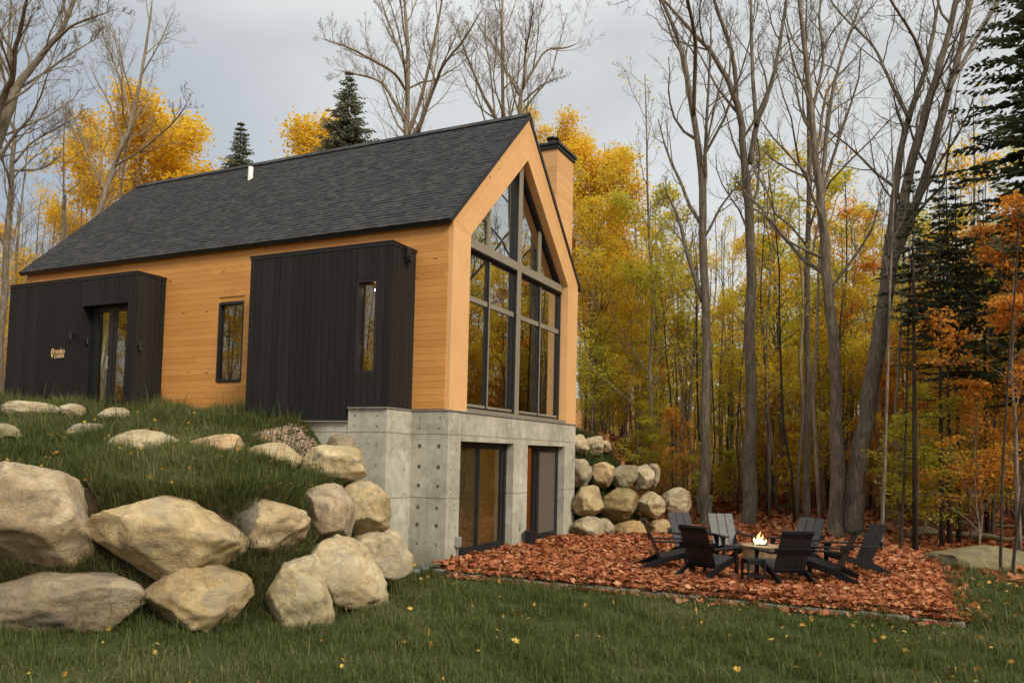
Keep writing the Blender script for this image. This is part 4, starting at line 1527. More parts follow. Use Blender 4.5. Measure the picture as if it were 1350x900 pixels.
def hero(name, label, stems, d, seed, group=None, mat='bark', params=None, maxl=4, leaves=None, base=True, cat='tree', depth_jit=.06, first_children=.3, drop=True, wk=.63):
    """tree built from surveyed stems; the first stem reaches the ground"""
    rs = np.random.default_rng(seed)
    pr = dict(BARE); pr.update(params or {})
    tr, tw, tips = MB(), MB(), []
    p0 = at(stems[0][0][0], stems[0][0][1], d)
    gz0 = hz(p0[0], p0[1])
    root = None
    for si_, stv in enumerate(stems):
        pts = []
        jit = 0 if si_ == 0 else rs.normal(0, depth_jit)
        for i, (px, py, w) in enumerate(stv):
            q = at(px, py, d * (1 + jit * i / max(1, len(stv) - 1)))
            pts.append((*q, max(w * d * S_ / 2 * wk, .008)))
        if si_ == 0:
            b = pts[0]
            if b[2] > gz0 + .3 and drop:
                pts.insert(0, (b[0] - (pts[1][0] - b[0]) * .3, b[1] - (pts[1][1] - b[1]) * .3, gz0 - .2, b[3] * 1.35))
            else:
                pts[0] = (b[0], b[1], gz0 - .15, b[3] * 1.25)
                pts.insert(1, (b[0] + (pts[1][0] - b[0]) * .05, b[1] + (pts[1][1] - b[1]) * .05, gz0 + .35, b[3] * 1.02))
            root = empty(name, (pts[0][0], pts[0][1], gz0), 0, label, cat, group)
        P, Rr = stem_poly(pts, rs)
        Rr[-3:] *= (.7, .45, .15)
        loc = np.array([root.location.x, root.location.y, gz0])
        P = P - loc
        tr.tube(P, Rr, 10 if si_ == 0 else 7)
        sprout(tw, tips, P, Rr, 0, maxl, rs, pr['dens'], pr['spread'], pr['upw'], pr['lenf'], t0=.45 if si_ == 0 else first_children)
    tr.build('trunk', M[mat], root, smooth=True)
    tw.build('branches', M[mat], root, smooth=True)
    if leaves:
        lm, per, size, frac = leaves
        T = np.array(tips); T = T[rs.random(len(T)) < frac]
        cr = MB(); leaf_cards(cr, T, per, size, rs, (.12, .12, .07))
        cr.build('crown', M[lm], root, attr=True)
    return root


GT = 'tall bare trunks at the edge of the woods'
lightp = dict(dens=(11, 7, 5, 4))
hero('bare_tree', 'tall bare tree with a slim straight trunk, first to the right of the cabin', [
    [(931, 692, 25), (930, 600, 20), (931, 450, 18), (927, 330, 16), (926, 250, 15), (914, 150, 12), (893, 50, 8), (866, -10, 6), (840, -60, 3)],
    [(927, 398, 11), (905, 330, 9), (895, 290, 7), (872, 240, 4)],
    [(914, 155, 9), (917, 60, 8), (907, 0, 6), (900, -60, 3)],
    [(928, 260, 8), (931, 175, 7), (936, 78, 5), (938, 10, 3)]], 27.6, 1, GT, params=lightp)
hero('bare_tree', 'thick twin stemmed bare tree right of the gable, behind the firepit flame', [
    [(987, 692, 32), (990, 560, 25), (989, 440, 22), (988, 300, 19), (980, 200, 15), (973, 140, 13), (944, 78, 9), (917, 47, 7), (878, 4, 5), (850, -20, 3)],
    [(971, 130, 10), (967, 78, 9), (955, 39, 8), (940, -5, 7), (930, -60, 4)],
    [(989, 215, 13), (998, 163, 12), (1010, 132, 10), (1022, 90, 9), (1034, 20, 7), (1042, -50, 4)],
    [(998, 165, 9), (992, 97, 8), (990, 0, 6), (988, -60, 4)]], 28.0, 2, GT, params=lightp)
hero('bare_tree', 'slim bare tree standing between the twin stemmed tree and the curved dark one', [
    [(1063, 692, 16), (1065, 500, 13), (1064, 350, 11), (1068, 200, 9), (1062, 80, 6), (1064, -20, 4)]], 28.6, 3, GT, params=lightp)
hero('bare_tree', 'dark curving trunk rising behind the right hand chairs, left of the leaning tree', [
    [(1103, 708, 30), (1103, 560, 25), (1100, 460, 22), (1091, 380, 20), (1083, 270, 17), (1073, 190, 14), (1066, 110, 11), (1058, 40, 9), (1048, -50, 5)],
    [(1082, 262, 10), (1090, 180, 8), (1100, 110, 7), (1122, 40, 5), (1150, -30, 3)],
    [(1086, 340, 7), (1040, 318, 5), (1010, 285, 4), (965, 262, 2)],
    [(1070, 150, 7), (1085, 80, 6), (1080, 20, 5), (1090, -40, 3)],
    [(1092, 385, 6), (1125, 340, 5), (1150, 300, 4), (1165, 240, 2)]], 24.5, 4, GT, params=lightp)
hero('leaning_tree', 'massive leaning tree splitting into three slanted stems on the right', [
    [(1124, 708, 46), (1133, 610, 36), (1150, 500, 31), (1163, 410, 29), (1180, 330, 27), (1198, 233, 19), (1221, 144, 16), (1245, 66, 13), (1263, -10, 10), (1275, -70, 6)],
    [(1165, 400, 20), (1168, 340, 17), (1182, 241, 15), (1198, 156, 12), (1221, 90, 10), (1231, 39, 8), (1242, -20, 5)],
    [(1178, 345, 19), (1217, 241, 17), (1245, 144, 15), (1262, 78, 13), (1281, -5, 10), (1296, -70, 6)],
    [(1250, 120, 9), (1283, 58, 8), (1318, 0, 6), (1340, -40, 4)],
    [(1200, 160, 9), (1170, 100, 7), (1150, 60, 5), (1110, 20, 4), (1080, -20, 2)],
    [(1222, 95, 8), (1205, 50, 6), (1180, 10, 5), (1150, -40, 3)]], 24.6, 5, params=lightp, first_children=.25)
GS = 'thin trunks between the leaning tree and the right edge'
hero('thin_tree', 'thin pale stem just right of the rightmost chair', [[(1162, 738, 8), (1168, 560, 6), (1173, 387, 5), (1178, 250, 4), (1172, 120, 2)]], 20.6, 6, GS, params=dict(dens=(7, 4, 3, 3)), maxl=3)
hero('thin_tree', 'thin dark stem between the pale stem and the spurred conifer trunk', [[(1188, 722, 6), (1194, 580, 5), (1198, 420, 4), (1204, 300, 3)]], 21.5, 7, GS, 'bark_dark', dict(dens=(7, 4, 3, 3)), 3)
hero('thin_tree', 'thin twisted stem before the mossy rock near the right photo edge', [[(1319, 742, 7), (1323, 600, 6), (1330, 480, 5), (1339, 368, 4), (1346, 260, 3)]], 17.6, 8, GS, 'bark_dark', dict(dens=(8, 4, 3, 3)), 3, wk=.55)
hero('thin_tree', 'thin dark sapling closest to the right photo edge', [[(1336, 748, 7), (1346, 660, 6), (1362, 520, 5), (1366, 400, 3)]], 17.0, 9, GS, 'bark_dark', dict(dens=(8, 4, 3, 3)), 3, wk=.55)
hero('thin_tree', 'grey thin trunk between the slim first tree and the twin stemmed tree', [[(918, 640, 9), (908, 560, 7), (914, 480, 6), (920, 380, 5), (914, 300, 3)]], 33, 10, GS, params=dict(dens=(7, 4, 3, 3)), maxl=3)

# left side and behind the cabin
GL = 'bare trees on the left behind the cabin'
sky = dict(dens=(12, 8, 6, 5), lenf=(.42, .5, .5, .5))
hero('bare_tree', 'big bare tree leaning in from the upper left corner', [
    [(-95, 520, 34), (-60, 330, 28), (0, 178, 20), (23, 117, 15), (51, 78, 12), (82, 39, 9), (99, -5, 7), (115, -60, 4)],
    [(52, 76, 8), (75, 52, 7), (100, 32, 5), (156, 12, 3)],
    [(-40, 270, 18), (0, 140, 13), (16, 105, 11), (19, 70, 9), (29, 31, 7), (36, -10, 5), (40, -60, 3)],
    [(18, 110, 6), (-5, 60, 5), (-20, 0, 4)],
    [(20, 120, 6), (60, 95, 5), (95, 70, 4), (130, 50, 2)]], 22, 12, GL, 'bark_pale', sky)
hero('bare_tree', 'pale slanted bare tree before the large golden maple', [
    [(112, 330, 14), (130, 280, 12), (156, 202, 10), (175, 152, 8), (190, 78, 6), (198, 23, 4), (202, -10, 2)],
    [(172, 158, 6), (163, 117, 5), (145, 70, 4), (132, 39, 2)],
    [(140, 255, 5), (115, 200, 4), (100, 160, 3)],
    [(150, 220, 5), (190, 195, 4), (230, 160, 3), (250, 130, 2)]], 34, 13, GL, 'bark_pale', sky)
hero('bare_tree', 'crooked bare tree at the far left with its fork above the yellow saplings', [
    [(8, 330, 12), (13, 270, 10), (17, 200, 8), (20, 175, 7), (8, 150, 5), (-8, 110, 3)],
    [(19, 215, 5), (40, 190, 4), (70, 172, 3), (110, 150, 2)],
    [(18, 225, 5), (55, 222, 4), (80, 205, 3)]], 33, 14, GL, 'bark', sky)
hero('bare_tree', 'large spreading bare tree rising behind the middle of the roof', [
    [(533, 215, 14), (535, 185, 12), (537, 143, 10), (538, 67, 8), (534, 10, 6), (530, -40, 3)],
    [(534, 160, 8), (513, 123, 7), (500, 107, 5), (470, 98, 4), (440, 92, 2)],
    [(535, 120, 6), (520, 97, 6), (487, 77, 5), (457, 62, 4), (420, 50, 2)],
    [(536, 182, 8), (557, 123, 7), (570, 67, 6), (583, 0, 4), (590, -40, 2)],
    [(550, 178, 8), (573, 113, 7), (587, 83, 5), (613, 50, 4), (636, 10, 2)],
    [(537, 100, 5), (520, 50, 4), (505, 10, 3), (500, -20, 2)]], 38, 15, GL, 'bark_pale', sky)
hero('bare_tree', 'slender bare tree right of the spreading one, straight central stem above the roof', [
    [(664, 180, 9), (663, 157, 8), (662, 60, 6), (662, -10, 4), (660, -50, 2)],
    [(660, 168, 7), (638, 127, 6), (623, 93, 5), (613, 67, 4), (600, 30, 2)],
    [(652, 150, 4), (646, 90, 4), (640, 50, 3), (640, 10, 2)]], 38, 16, GL, 'bark_pale', sky)
hero('bare_tree', 'bare tree with two wide arms just left of the gable peak', [
    [(685, 178, 9), (685, 157, 8), (687, 123, 7), (700, 97, 6), (720, 67, 4), (747, 63, 3), (765, 55, 2)],
    [(686, 127, 6), (667, 93, 5), (655, 60, 4), (650, 30, 2)],
    [(690, 118, 5), (693, 70, 4), (700, 30, 3), (705, -5, 2)],
    [(690, 135, 4), (715, 112, 3), (745, 100, 2)]], 37, 17, GL, 'bark_pale', sky)
sn = at(82, 300, 40)
gs_ = hz(sn[0], sn[1])
m = MB(); m.tube([(0, 0, -.2), (.05, 0, 4), (.02, .05, 8), (.05, 0, at(82, 257, 40)[2] - gs_)], [.16, .14, .12, .09], 10)
tag(m.build('dead_snag', M['bark_pale'], loc=(sn[0], sn[1], gs_)), 'broken pale dead trunk without branches at the left, behind the roof edge', 'tree')


# ---- broadleaf trees with foliage: prototypes, then copies
def proto_tree(seed, h, mat, leafm, cs, per, size, dens=(12, 7, 5), maxl=3, width=.36, frac=1.0, name='tree', lean=.03, r0=None, spreadv=(.22, .22, .10)):
    rs = np.random.default_rng(seed)
    n = 8
    z = np.linspace(0, h, n)
    P = np.stack([np.cumsum(rs.normal(0, lean * h / n * 2, n)), np.cumsum(rs.normal(0, lean * h / n * 2, n)), z], 1); P[0, :2] = 0; P[0, 2] = -.3
    Rr = np.linspace(r0 or h * .0085, h * .0012, n)
    root = empty(name, (0, 0, 0))
    tr, tips = MB(), []
    tr.tube(P, Rr, 7)
    sprout(tr, tips, P, Rr, 0, maxl, rs, dens, (1.05, .8, .75), (.22, .06, .0), (width, .5, .5), .006, cs, (7, 4, 3, 3))
    tr.build('trunk', M[mat], root, smooth=True)
    T = np.array(tips)
    if frac < 1: T = T[rs.random(len(T)) < frac]
    cr = MB(); leaf_cards(cr, T, per, size, rs, spreadv)
    cr.build('crown', M[leafm], root, attr=True)
    return root


PROTO = {}
PC = [('leaf_yellow', 'yellow_leaf_tree'), ('leaf_orange', 'orange_leaf_tree'), ('leaf_green', 'green_leaf_tree'), ('leaf_gold', 'golden_leaf_tree')]
for li, (lm, nm) in enumerate(PC):
    PROTO[lm] = [proto_tree(100 + li * 10 + k, [8.5, 11.5, 14.5][k], ['bark', 'bark_pale', 'bark'][k], lm, [.17, .27, .40][k], [9, 9, 9][k], [.11, .12, .135][k], name=nm, width=[.40, .36, .30][k], frac=[.42, .38, .38][k], dens=(12, 6, 4)) for k in range(3)]
PROTO['bare'] = [proto_tree(200 + k, [15, 17, 19][k], 'bark' if k else 'bark_pale', ['leaf_orange', 'leaf_yellow', 'leaf_gold'][k], .38, 1, .12, dens=(11, 7, 5), width=.24, frac=.03, name='bare_trunk_tree', r0=[.08, .10, .125][k]) for k in range(3)]
PROTO['leaf_full'] = [proto_tree(420 + k, [9.5, 11.5, 13.5][k], 'bark', 'leaf_gold', .30, 12, .125, dens=(15, 8, 5), width=.40, frac=.55, name='golden_leaf_tree', spreadv=(.28, .28, .2)) for k in range(3)]
PROTO['pole'] = [proto_tree(400 + k, [10, 13, 15][k], ['bark', 'bark_dark', 'bark_pale'][k], 'leaf_yellow', .5, 2, .13, dens=(9, 5, 3), width=.16, frac=.12, name='pole_tree', r0=[.05, .06, .075][k]) for k in range(3)]
PROTO['spray'] = [proto_tree(410, 7.5, 'bark', 'leaf_orange', .42, 6, .11, dens=(11, 7, 4), width=.42, frac=.6, name='orange_leaf_tree', spreadv=(.2, .2, .05))]
PROTO['sapling'] = [proto_tree(300 + k, [2.6, 3.6, 4.6][k], 'bark', ['leaf_yellow', 'leaf_green', 'leaf_orange'][k], .12, 3, .10, dens=(9, 6, 4), width=.48, frac=.6, name='sapling', spreadv=(.15, .15, .04)) for k in range(3)]
LAB = {'leaf_yellow': 'yellow leafed young tree in the woods beyond the lawn', 'leaf_orange': 'orange leafed young tree in the woods beyond the lawn', 'leaf_green': 'yellow green leafed young tree in the woods beyond the lawn',
       'leaf_gold': 'golden leafed tree in the woods beyond the lawn', 'bare': 'tall slender nearly bare trunk deeper in the woods', 'sapling': 'low leafy sapling on the leaf covered forest floor', 'pole': 'thin straight pole of a young tree among the yellow woods'}
_used = set()


def plant(kind, k, x, y, scale=1.0, rz=None, label=None, group=None, cat='tree', tilt=.03):
    p = PROTO[kind][k]
    key = (kind, k)
    o = p if key not in _used else copy_tree(p)
    _used.add(key)
    o.location = (x, y, hz(x, y) - .02)
    o.rotation_euler = (rng.normal(0, tilt), rng.normal(0, tilt), rng.uniform(0, 6.28) if rz is None else rz)
    o.scale = (scale,) * 3
    tag(o, label or LAB[kind], cat, group or {'leaf_yellow': 'yellow young trees in the woods', 'leaf_orange': 'orange young trees in the woods', 'leaf_green': 'yellow green young trees in the woods', 'leaf_gold': 'golden trees in the woods',
                                     'bare': 'tall slender trunks in the woods', 'sapling': 'saplings on the forest floor', 'pole': 'thin poles of young trees in the woods'}[kind])
    return o


placed = []


def free(x, y, dmin):
    for (a, b) in placed:
        if (a - x) ** 2 + (b - y) ** 2 < dmin * dmin: return False
    placed.append((x, y)); return True


# singled out golden and yellow crowns that rise above the roof line
def big(kind, k, px, py_top, d, label, wscale=1.0):
    q = at(px, py_top, d)
    g = hz(q[0], q[1])
    h0 = ([11.2, 13.6, 16.0] if kind == 'leaf_full' else [8.5, 11.5, 14.5])[k]
    s = (q[2] - g) / h0
    o = plant(kind, k, q[0], q[1], s, label=label, group='coloured trees rising above the roof', tilt=.0)
    o.scale = (s * wscale, s * wscale, s)
    placed.append((q[0], q[1]))
    return o


big('leaf_full', 1, 200, 95, 44, 'large golden orange maple behind the left end of the roof', 1.15)
big('leaf_full', 0, 255, 135, 47, 'smaller golden maple just right of the large one behind the roof', 1.1)
big('leaf_full', 2, 140, 140, 46, 'golden orange maple left of the large one, behind the pale slanted tree', 1.0)
big('leaf_full', 0, 388, 140, 50, 'small yellow tree between the two spruces above the ridge', .95)
big('leaf_full', 2, 750, 140, 40, 'tall golden orange tree just right of the chimney', .95)
big('leaf_full', 1, 805, 155, 38, 'golden tree right of the tall one behind the chimney', 1.0)
big('leaf_yellow', 1, 840, 240, 38, 'yellow tree below the golden ones right of the chimney', 1.05)
big('leaf_gold', 2, 700, 175, 46, 'golden orange tree peeping out behind the gable peak', .8)

# the woods on the right
N_W = 0
kinds = ['leaf_yellow', 'leaf_green', 'leaf_orange', 'leaf_gold', 'bare', 'bare']
for d0, d1, n, mind in ((24.5, 32, 15, 1.5), (32, 42, 36, 1.6), (42, 58, 60, 2.0), (58, 85, 70, 2.6)):
    c = 0; tries = 0
    while c < n and tries < 4000:
        tries += 1
        d = rng.uniform(d0, d1)
        px = rng.uniform(770, 1420)
        q = at(px, 600, d)
        x, y = q[0], q[1]
        if y < 8.5 and x < 11.5: continue
        if (d < 37 and 880 < px < 1010) or (d < 30 and px < 1150): continue
        if x < 2.6 and y < 15: continue
        if not free(x, y, mind): continue
        w = np.array([.33, .33, .08, .07, .19, 0.0])
        if px > 1180: w = np.array([.22, .30, .12, .10, .26, 0])
        kd = kinds[rng.choice(6, p=w / w.sum())]
        k = int(rng.choice(3, p=(.35, .45, .20) if d < 45 else (.25, .4, .35)))
        if kd.startswith('leaf') and d < 30: k = 0
        if px > 1130 and d < 27 and kd == 'bare': continue
        plant(kd, k, x, y, rng.uniform(.75, 1.15) * (.85 if kd.startswith('leaf') and d < 30 else 1))
        c += 1
# leafy understory through the whole depth of the woods
c = 0
while c < 70:
    d = rng.uniform(31, 62); px = rng.uniform(765, 1400)
    q = at(px, 600, d); x, y = q[0], q[1]
    if (x < 2.6 and y < 15) or (d < 38 and 880 < px < 1020) or not free(x, y, 1.1): continue
    kd = ['leaf_yellow', 'leaf_green', 'leaf_orange'][rng.choice(3, p=(.44, .44, .12))]
    plant(kd, 0, x, y, rng.uniform(.38, .75))
    c += 1
c = 0
while c < 115:
    d = rng.uniform(26, 60); px = rng.uniform(765, 1390)
    q = at(px, 600, d); x, y = q[0], q[1]
    if (x < 2.6 and y < 15) or (d < 30 and 890 < px < 1010) or (d < 30 and px > 1180) or not free(x, y, .8): continue
    plant('pole', int(rng.integers(3)), x, y, rng.uniform(.75, 1.1))
    c += 1
# low beech and maple saplings between the trunks
c = 0
while c < 70:
    d = rng.uniform(29, 50); px = rng.uniform(775, 1390)
    q = at(px, 600, d); x, y = q[0], q[1]
    if (x < 2.6 and y < 14) or not free(x, y, .7): continue
    plant('sapling', int(rng.choice(3, p=(.40, .40, .20))), x, y, rng.uniform(.55, 1.15), cat='sapling')
    c += 1
# saplings along the forest edge
c = 0
while c < 24:
    d = rng.uniform(21, 40); px = rng.uniform(900, 1380)
    q = at(px, 600, d); x, y = q[0], q[1]
    if (x < 9.8 and y < 10.2) or y < 5 or x < 2.4: continue
    if d < 31 and px < 1150: continue
    if not free(x, y, .9): continue
    plant('sapling', int(rng.integers(3)), x, y, rng.uniform(.6, 1.2), cat='sapling')
    c += 1
# woods behind and to the left of the cabin
c = 0; tries = 0
while c < 75 and tries < 6000:
    tries += 1
    d = rng.uniform(33, 62); px = rng.uniform(-40, 150)
    q = at(px, 600, d); x, y = q[0], q[1]
    if not free(x, y, 1.5): continue
    kd = rng.choice(['leaf_yellow', 'leaf_gold', 'bare', 'bare', 'leaf_green'], p=[.14, .12, .44, .22, .08])
    k = 0 if kd.startswith('leaf') else int(rng.integers(3))
    lb = {'leaf_yellow': 'yellow leafed young tree in the woods left of the cabin', 'leaf_gold': 'golden young tree in the woods left of the cabin', 'leaf_green': 'yellow green young tree in the woods left of the cabin', 'bare': 'slender bare trunk in the woods left of the cabin'}[kd]
    plant(kd, k, x, y, rng.uniform(.8, 1.2) if kd != 'bare' else rng.uniform(.5, .85), label=lb, group='trees in the woods left of the cabin')
    c += 1
c = 0
while c < 20:                   # thin crowns just above the ridge, far behind the cabin
    d = rng.uniform(48, 70); px = rng.uniform(300, 760)
    q = at(px, 600, d); x, y = q[0], q[1]
    if not free(x, y, 2.5): continue
    plant('bare', int(rng.integers(3)), x, y, rng.uniform(.55, .8), label='bare tree top far behind the roof ridge', group='bare tree tops behind the ridge')
    c += 1
# woods mirrored in the south windows (they stand to the left of the photograph) and beside the gable
c = 0
while c < 60:
    x, y = rng.uniform(-50, -10), rng.uniform(-42, -13)
    if x > -12 - (y + 13) * -.35 or not free(x, y, 2.2): continue
    kd = rng.choice(['leaf_yellow', 'leaf_gold', 'bare', 'leaf_green'], p=[.35, .25, .2, .2])
    plant(kd, int(rng.integers(3)), x, y, rng.uniform(.8, 1.2), label='autumn tree seen only as a reflection in the side windows', group='trees mirrored in the side windows')
    c += 1
c = 0
while c < 34:
    x, y = rng.uniform(13, 34), rng.uniform(9, 44)
    if not free(x, y, 2.2): continue
    kd = rng.choice(['leaf_yellow', 'leaf_orange', 'bare', 'leaf_green'], p=[.3, .15, .35, .2])
    plant(kd, int(rng.integers(3)), x, y, rng.uniform(.8, 1.15), label='autumn tree mirrored in the tall gable window', group='trees mirrored in the gable window')
    c += 1


# ---- spruces
def spruce(name, label, x, y, h, z0, wid, seed, rows, per, group=None, dead=0, r0=None, size=.30, droop=.25, thin=1.0, needles='needle'):
    rs = np.random.default_rng(seed)
    g = hz(x, y)
    root = empty(name, (x, y, g), 0, label, 'spruce', group)
    tr, cr = MB(), MB()
    r0 = r0 or h * .011
    tr.tube([(0, 0, -.2), (0, 0, h * .5), (0, 0, h)], [r0, r0 * .6, .01], 8)
    zs = np.linspace(z0, h * .99, rows)
    C, A = [], []
    for i, z in enumerate(zs):
        f = (h - z) / (h - z0)
        L = wid * (f ** .75) * rs.uniform(.8, 1.12) + .08
        for k in range(per if f > .2 else max(3, per - 2)):
            if rs.random() > thin: continue
            a = rs.uniform(0, 6.28)
            dirv = np.array([math.cos(a), math.sin(a), 0])
            l = L * rs.uniform(.65, 1.1)
            n = 5
            ts = np.linspace(0, 1, n + 1)
            Pb = np.array([dirv * l * t + np.array([0, 0, z + rs.normal(0, .04) * 0 - droop * l * t + .22 * l * t * t]) for t in ts])
            tr.tube(Pb, np.linspace(max(.03 * l ** .5 * .5, .008), .004, n + 1), 3, cap=False)
            m = max(3, int(l / .16))
            for j in range(m):
                t = (j + .6) / m
                p = np.array([dirv[0] * l * t, dirv[1] * l * t, z - droop * l * t + .22 * l * t * t])
                sd = np.array([-dirv[1], dirv[0], 0])
                for sgn in (-1, 1):
                    tl = size * (1.25 - .6 * t) * rs.uniform(.7, 1.3) * (.5 + .5 * min(l, 1.5))
                    tv = unit(dirv * .75 + sd * sgn * rs.uniform(.5, 1.1) + np.array([0, 0, rs.normal(-.12, .16)])) * tl
                    C.append(p); A.append(tv)
    C, A = np.array(C), np.array(A)
    N = len(C)
    for rep in range(2):
        nn = rs.normal(size=(N, 3)); w = np.cross(A, nn); w /= np.linalg.norm(w, axis=1)[:, None] + 1e-9
        wd = (np.linalg.norm(A, axis=1) * .19)[:, None] * w
        V = np.stack([C, C + A * .5 + wd, C + A, C + A * .5 - wd], 1)
        cr.add(V.reshape(-1, 3), np.arange(N * 4).reshape(-1, 4), attr=np.repeat(np.clip(rs.normal(.45, .22, N), 0, 1), 4))
    for k in range(dead):
        z = rs.uniform(.5, z0 + 1.0); a = rs.uniform(0, 6.28); l = rs.uniform(.4, 1.5)
        P_ = np.array([(0, 0, z), (math.cos(a) * l * .5, math.sin(a) * l * .5, z + l * .02), (math.cos(a) * l, math.sin(a) * l, z - l * .15)])
        tr.tube(P_, [.014, .009, .004], 3, cap=False)
    tr.build('trunk', M['bark_dark'], root, smooth=True)
    cr.build('crown', M[needles], root, attr=True)
    placed.append((x, y))
    return root


def spruce_top(px, py, d, **k):
    q = at(px, py, d); return dict(x=q[0], y=q[1], h=q[2] - hz(q[0], q[1]))


q = at(461, 92, 44); hh = q[2] - hz(q[0], q[1])
spruce('spruce_tree', 'pointed spruce standing above the middle of the roof', q[0], q[1], hh, hh * .42, 3.3, 31, 38, 15, 'spruces behind the roof', needles='needle_lightened')
q = at(318, 160, 46); hh = q[2] - hz(q[0], q[1])
spruce('spruce_tree', 'small narrow spruce top beside the white roof vent', q[0], q[1], hh, hh * .45, 2.6, 32, 36, 14, 'spruces behind the roof', needles='needle_lightened')
GSP = 'dark conifers on the right'
q = on_z(1384, 730, .2)
spruce('spruce_tree', 'big dark spruce filling the upper right corner', at(1385, 600, 21)[0], at(1385, 600, 21)[1], 19, 7.6, 3.3, 33, 34, 12, GSP, dead=20, size=.24, droop=.3, thin=.8)
for (px, dd, hgt, z0, wd, lb, sd) in [(1206, 20.8, 10.2, 6.2, 1.3, 'spurred conifer trunk standing before the mossy rock, left of the dark trio', 34),
                                     (1241, 22.0, 10.4, 5.6, 1.4, 'left trunk of the three dark conifers close together', 35),
                                     (1251, 22.6, 10.8, 6.2, 1.5, 'middle trunk of the three dark conifers close together', 36),
                                     (1263, 23.2, 10.6, 5.0, 1.8, 'right trunk of the three dark conifers close together', 37),
                                     (1300, 26.0, 11.5, 4.6, 2.4, 'dark spruce with low branches behind the mossy rock', 38),
                                     (1345, 24.0, 11.0, 4.2, 2.3, 'dark spruce beneath the big one at the right edge', 39)]:
    q = at(px, 600, dd)
    spruce('spruce_tree', lb, q[0], q[1], hgt, z0, wd, sd, 20, 7, GSP, dead=34, r0=.075, size=.21, droop=.25, thin=.8)
# orange sprays hanging in from the right
for i, (px, py, d, s, lb) in enumerate([(1338, 310, 20, 1.0, 'orange leafed tree spreading its sprays before the big dark spruce')]):
    q = at(px, py, d)
    plant('spray', 0, q[0], q[1], s * (q[2] - hz(q[0], q[1])) / 7.5, label=lb, group='orange trees on the right')

# fallen logs between the trunks
GLG = 'fallen logs at the edge of the woods'
for (a, b, d0, d1, r, lb) in [((1205, 712), (1372, 700), 25.5, 22.5, .11, 'long pale fallen log lying behind the dark conifer trunks'),
                            ((1195, 722), (1290, 712), 24.0, 25.0, .09, 'shorter fallen log crossing before the long pale one'),
                            ((1010, 655), (1060, 668), 38, 36, .12, 'fallen log on the forest floor behind the slim bare trees'),
                            ((1240, 690), (1350, 678), 30, 28, .08, 'thin fallen log farther back among the conifers')]:
    p0, p1 = at(*a, d0), at(*b, d1)
    p0[2] = hz(p0[0], p0[1]) + r * 1.4; p1[2] = hz(p1[0], p1[1]) + r * 1.6
    ts = np.linspace(0, 1, 9)[:, None]
    P_ = p0 + (p1 - p0) * ts + rng.normal(0, .04, (9, 3))
    m = MB(); m.tube(P_ - p0, np.linspace(r, r * .7, 9), 9)
    tag(m.build('fallen_log', M['log'], smooth=True, loc=tuple(p0)), lb, 'log', GLG)
# ------------------------------------------------------------------ grass and fallen leaves


def rock_free(P):
    ok = np.ones(len(P), bool); zt = height(P)
    for c, s, rz in ROCKS:
        d = P - c[:2]
        ca, sa = math.cos(rz), math.sin(rz)
        u = d[:, 0] * ca + d[:, 1] * sa; v = -d[:, 0] * sa + d[:, 1] * ca
        q = (u / (s[0] * .48)) ** 2 + (v / (s[1] * .48)) ** 2
        rt = s[2] * .46 * np.sqrt(np.clip(1 - q, 0, 1))
        ok &= (q > 1) | (zt > c[2] + rt - .06) | (zt < c[2] - rt * .9)
    return ok


def house_free(P, m=.03):
    x, y = P[:, 0], P[:, 1]
    a = (x > -HL - m) & (x < m) & (y > -m) & (y < HW + m)
    b = (x > B2X0 - m) & (x < B2X1 + m) & (y > B2Y - m) & (y < 0)
    c = (x > B1X0 - m) & (x < B1X1 + m) & (y > B1Y - m) & (y < 0)
    return ~(a | b | c)


def blades(P, hmean, wid, rs, mb, tall=0.0):
    n = len(P)
    e = .06
    G = np.stack([height(P + (e, 0)) - height(P - (e, 0)), height(P + (0, e)) - height(P - (0, e))], 1) / (2 * e)
    sl = np.linalg.norm(G, axis=1); k = np.clip(sl, 0, 1.6)[:, None] * -G / (sl[:, None] + 1e-6)
    z = height(P)
    h = hmean * rs.lognormal(0, .42, n)
    az = rs.uniform(0, 6.28, n)
    lean = np.abs(rs.normal(.0, .55, n)) + .15
    d = np.stack([np.cos(az), np.sin(az)], 1)
    s = np.stack([-d[:, 1], d[:, 0], np.zeros(n)], 1)
    w = (wid * rs.uniform(.6, 1.4, n))[:, None]
    b = np.stack([P[:, 0], P[:, 1], z - .02], 1)
    m1 = b + np.stack([d[:, 0] * lean * h * .35, d[:, 1] * lean * h * .35, h * .62], 1)
    kk = np.concatenate([k, np.zeros((n, 1))], 1) * np.asarray(h)[:, None] * .42
    m1 = m1 + kk * .62
    t = b + kk + np.stack([d[:, 0] * lean * h * 1.0, d[:, 1] * lean * h * 1.0, h * (1.0 - .35 * np.clip(lean - .4, 0, 1))], 1)
    V = np.stack([b - s * w * .5, b + s * w * .5, m1 + s * w * .38, m1 - s * w * .38, t], 1).reshape(-1, 3)
    i = np.arange(n)[:, None] * 5
    at_ = np.repeat(np.clip(.35 + tall + .45 * vnoise(P, .9, 7) * .6 + rs.normal(0, .24, n), 0, 1), 5)
    mb.add(V, i + np.array([[0, 1, 2, 3]]), i + np.array([[3, 2, 4]]), attr=at_)


def in_view(P, margin=40):
    z = height(P)
    return vis_mask(np.stack([P[:, 0], P[:, 1], z + .1], 1), margin)


gr = MB()
rs = np.random.default_rng(5)


def field(x0, x1, y0, y1, n):
    P = rs.uniform([x0, y0], [x1, y1], (n, 2))
    return P


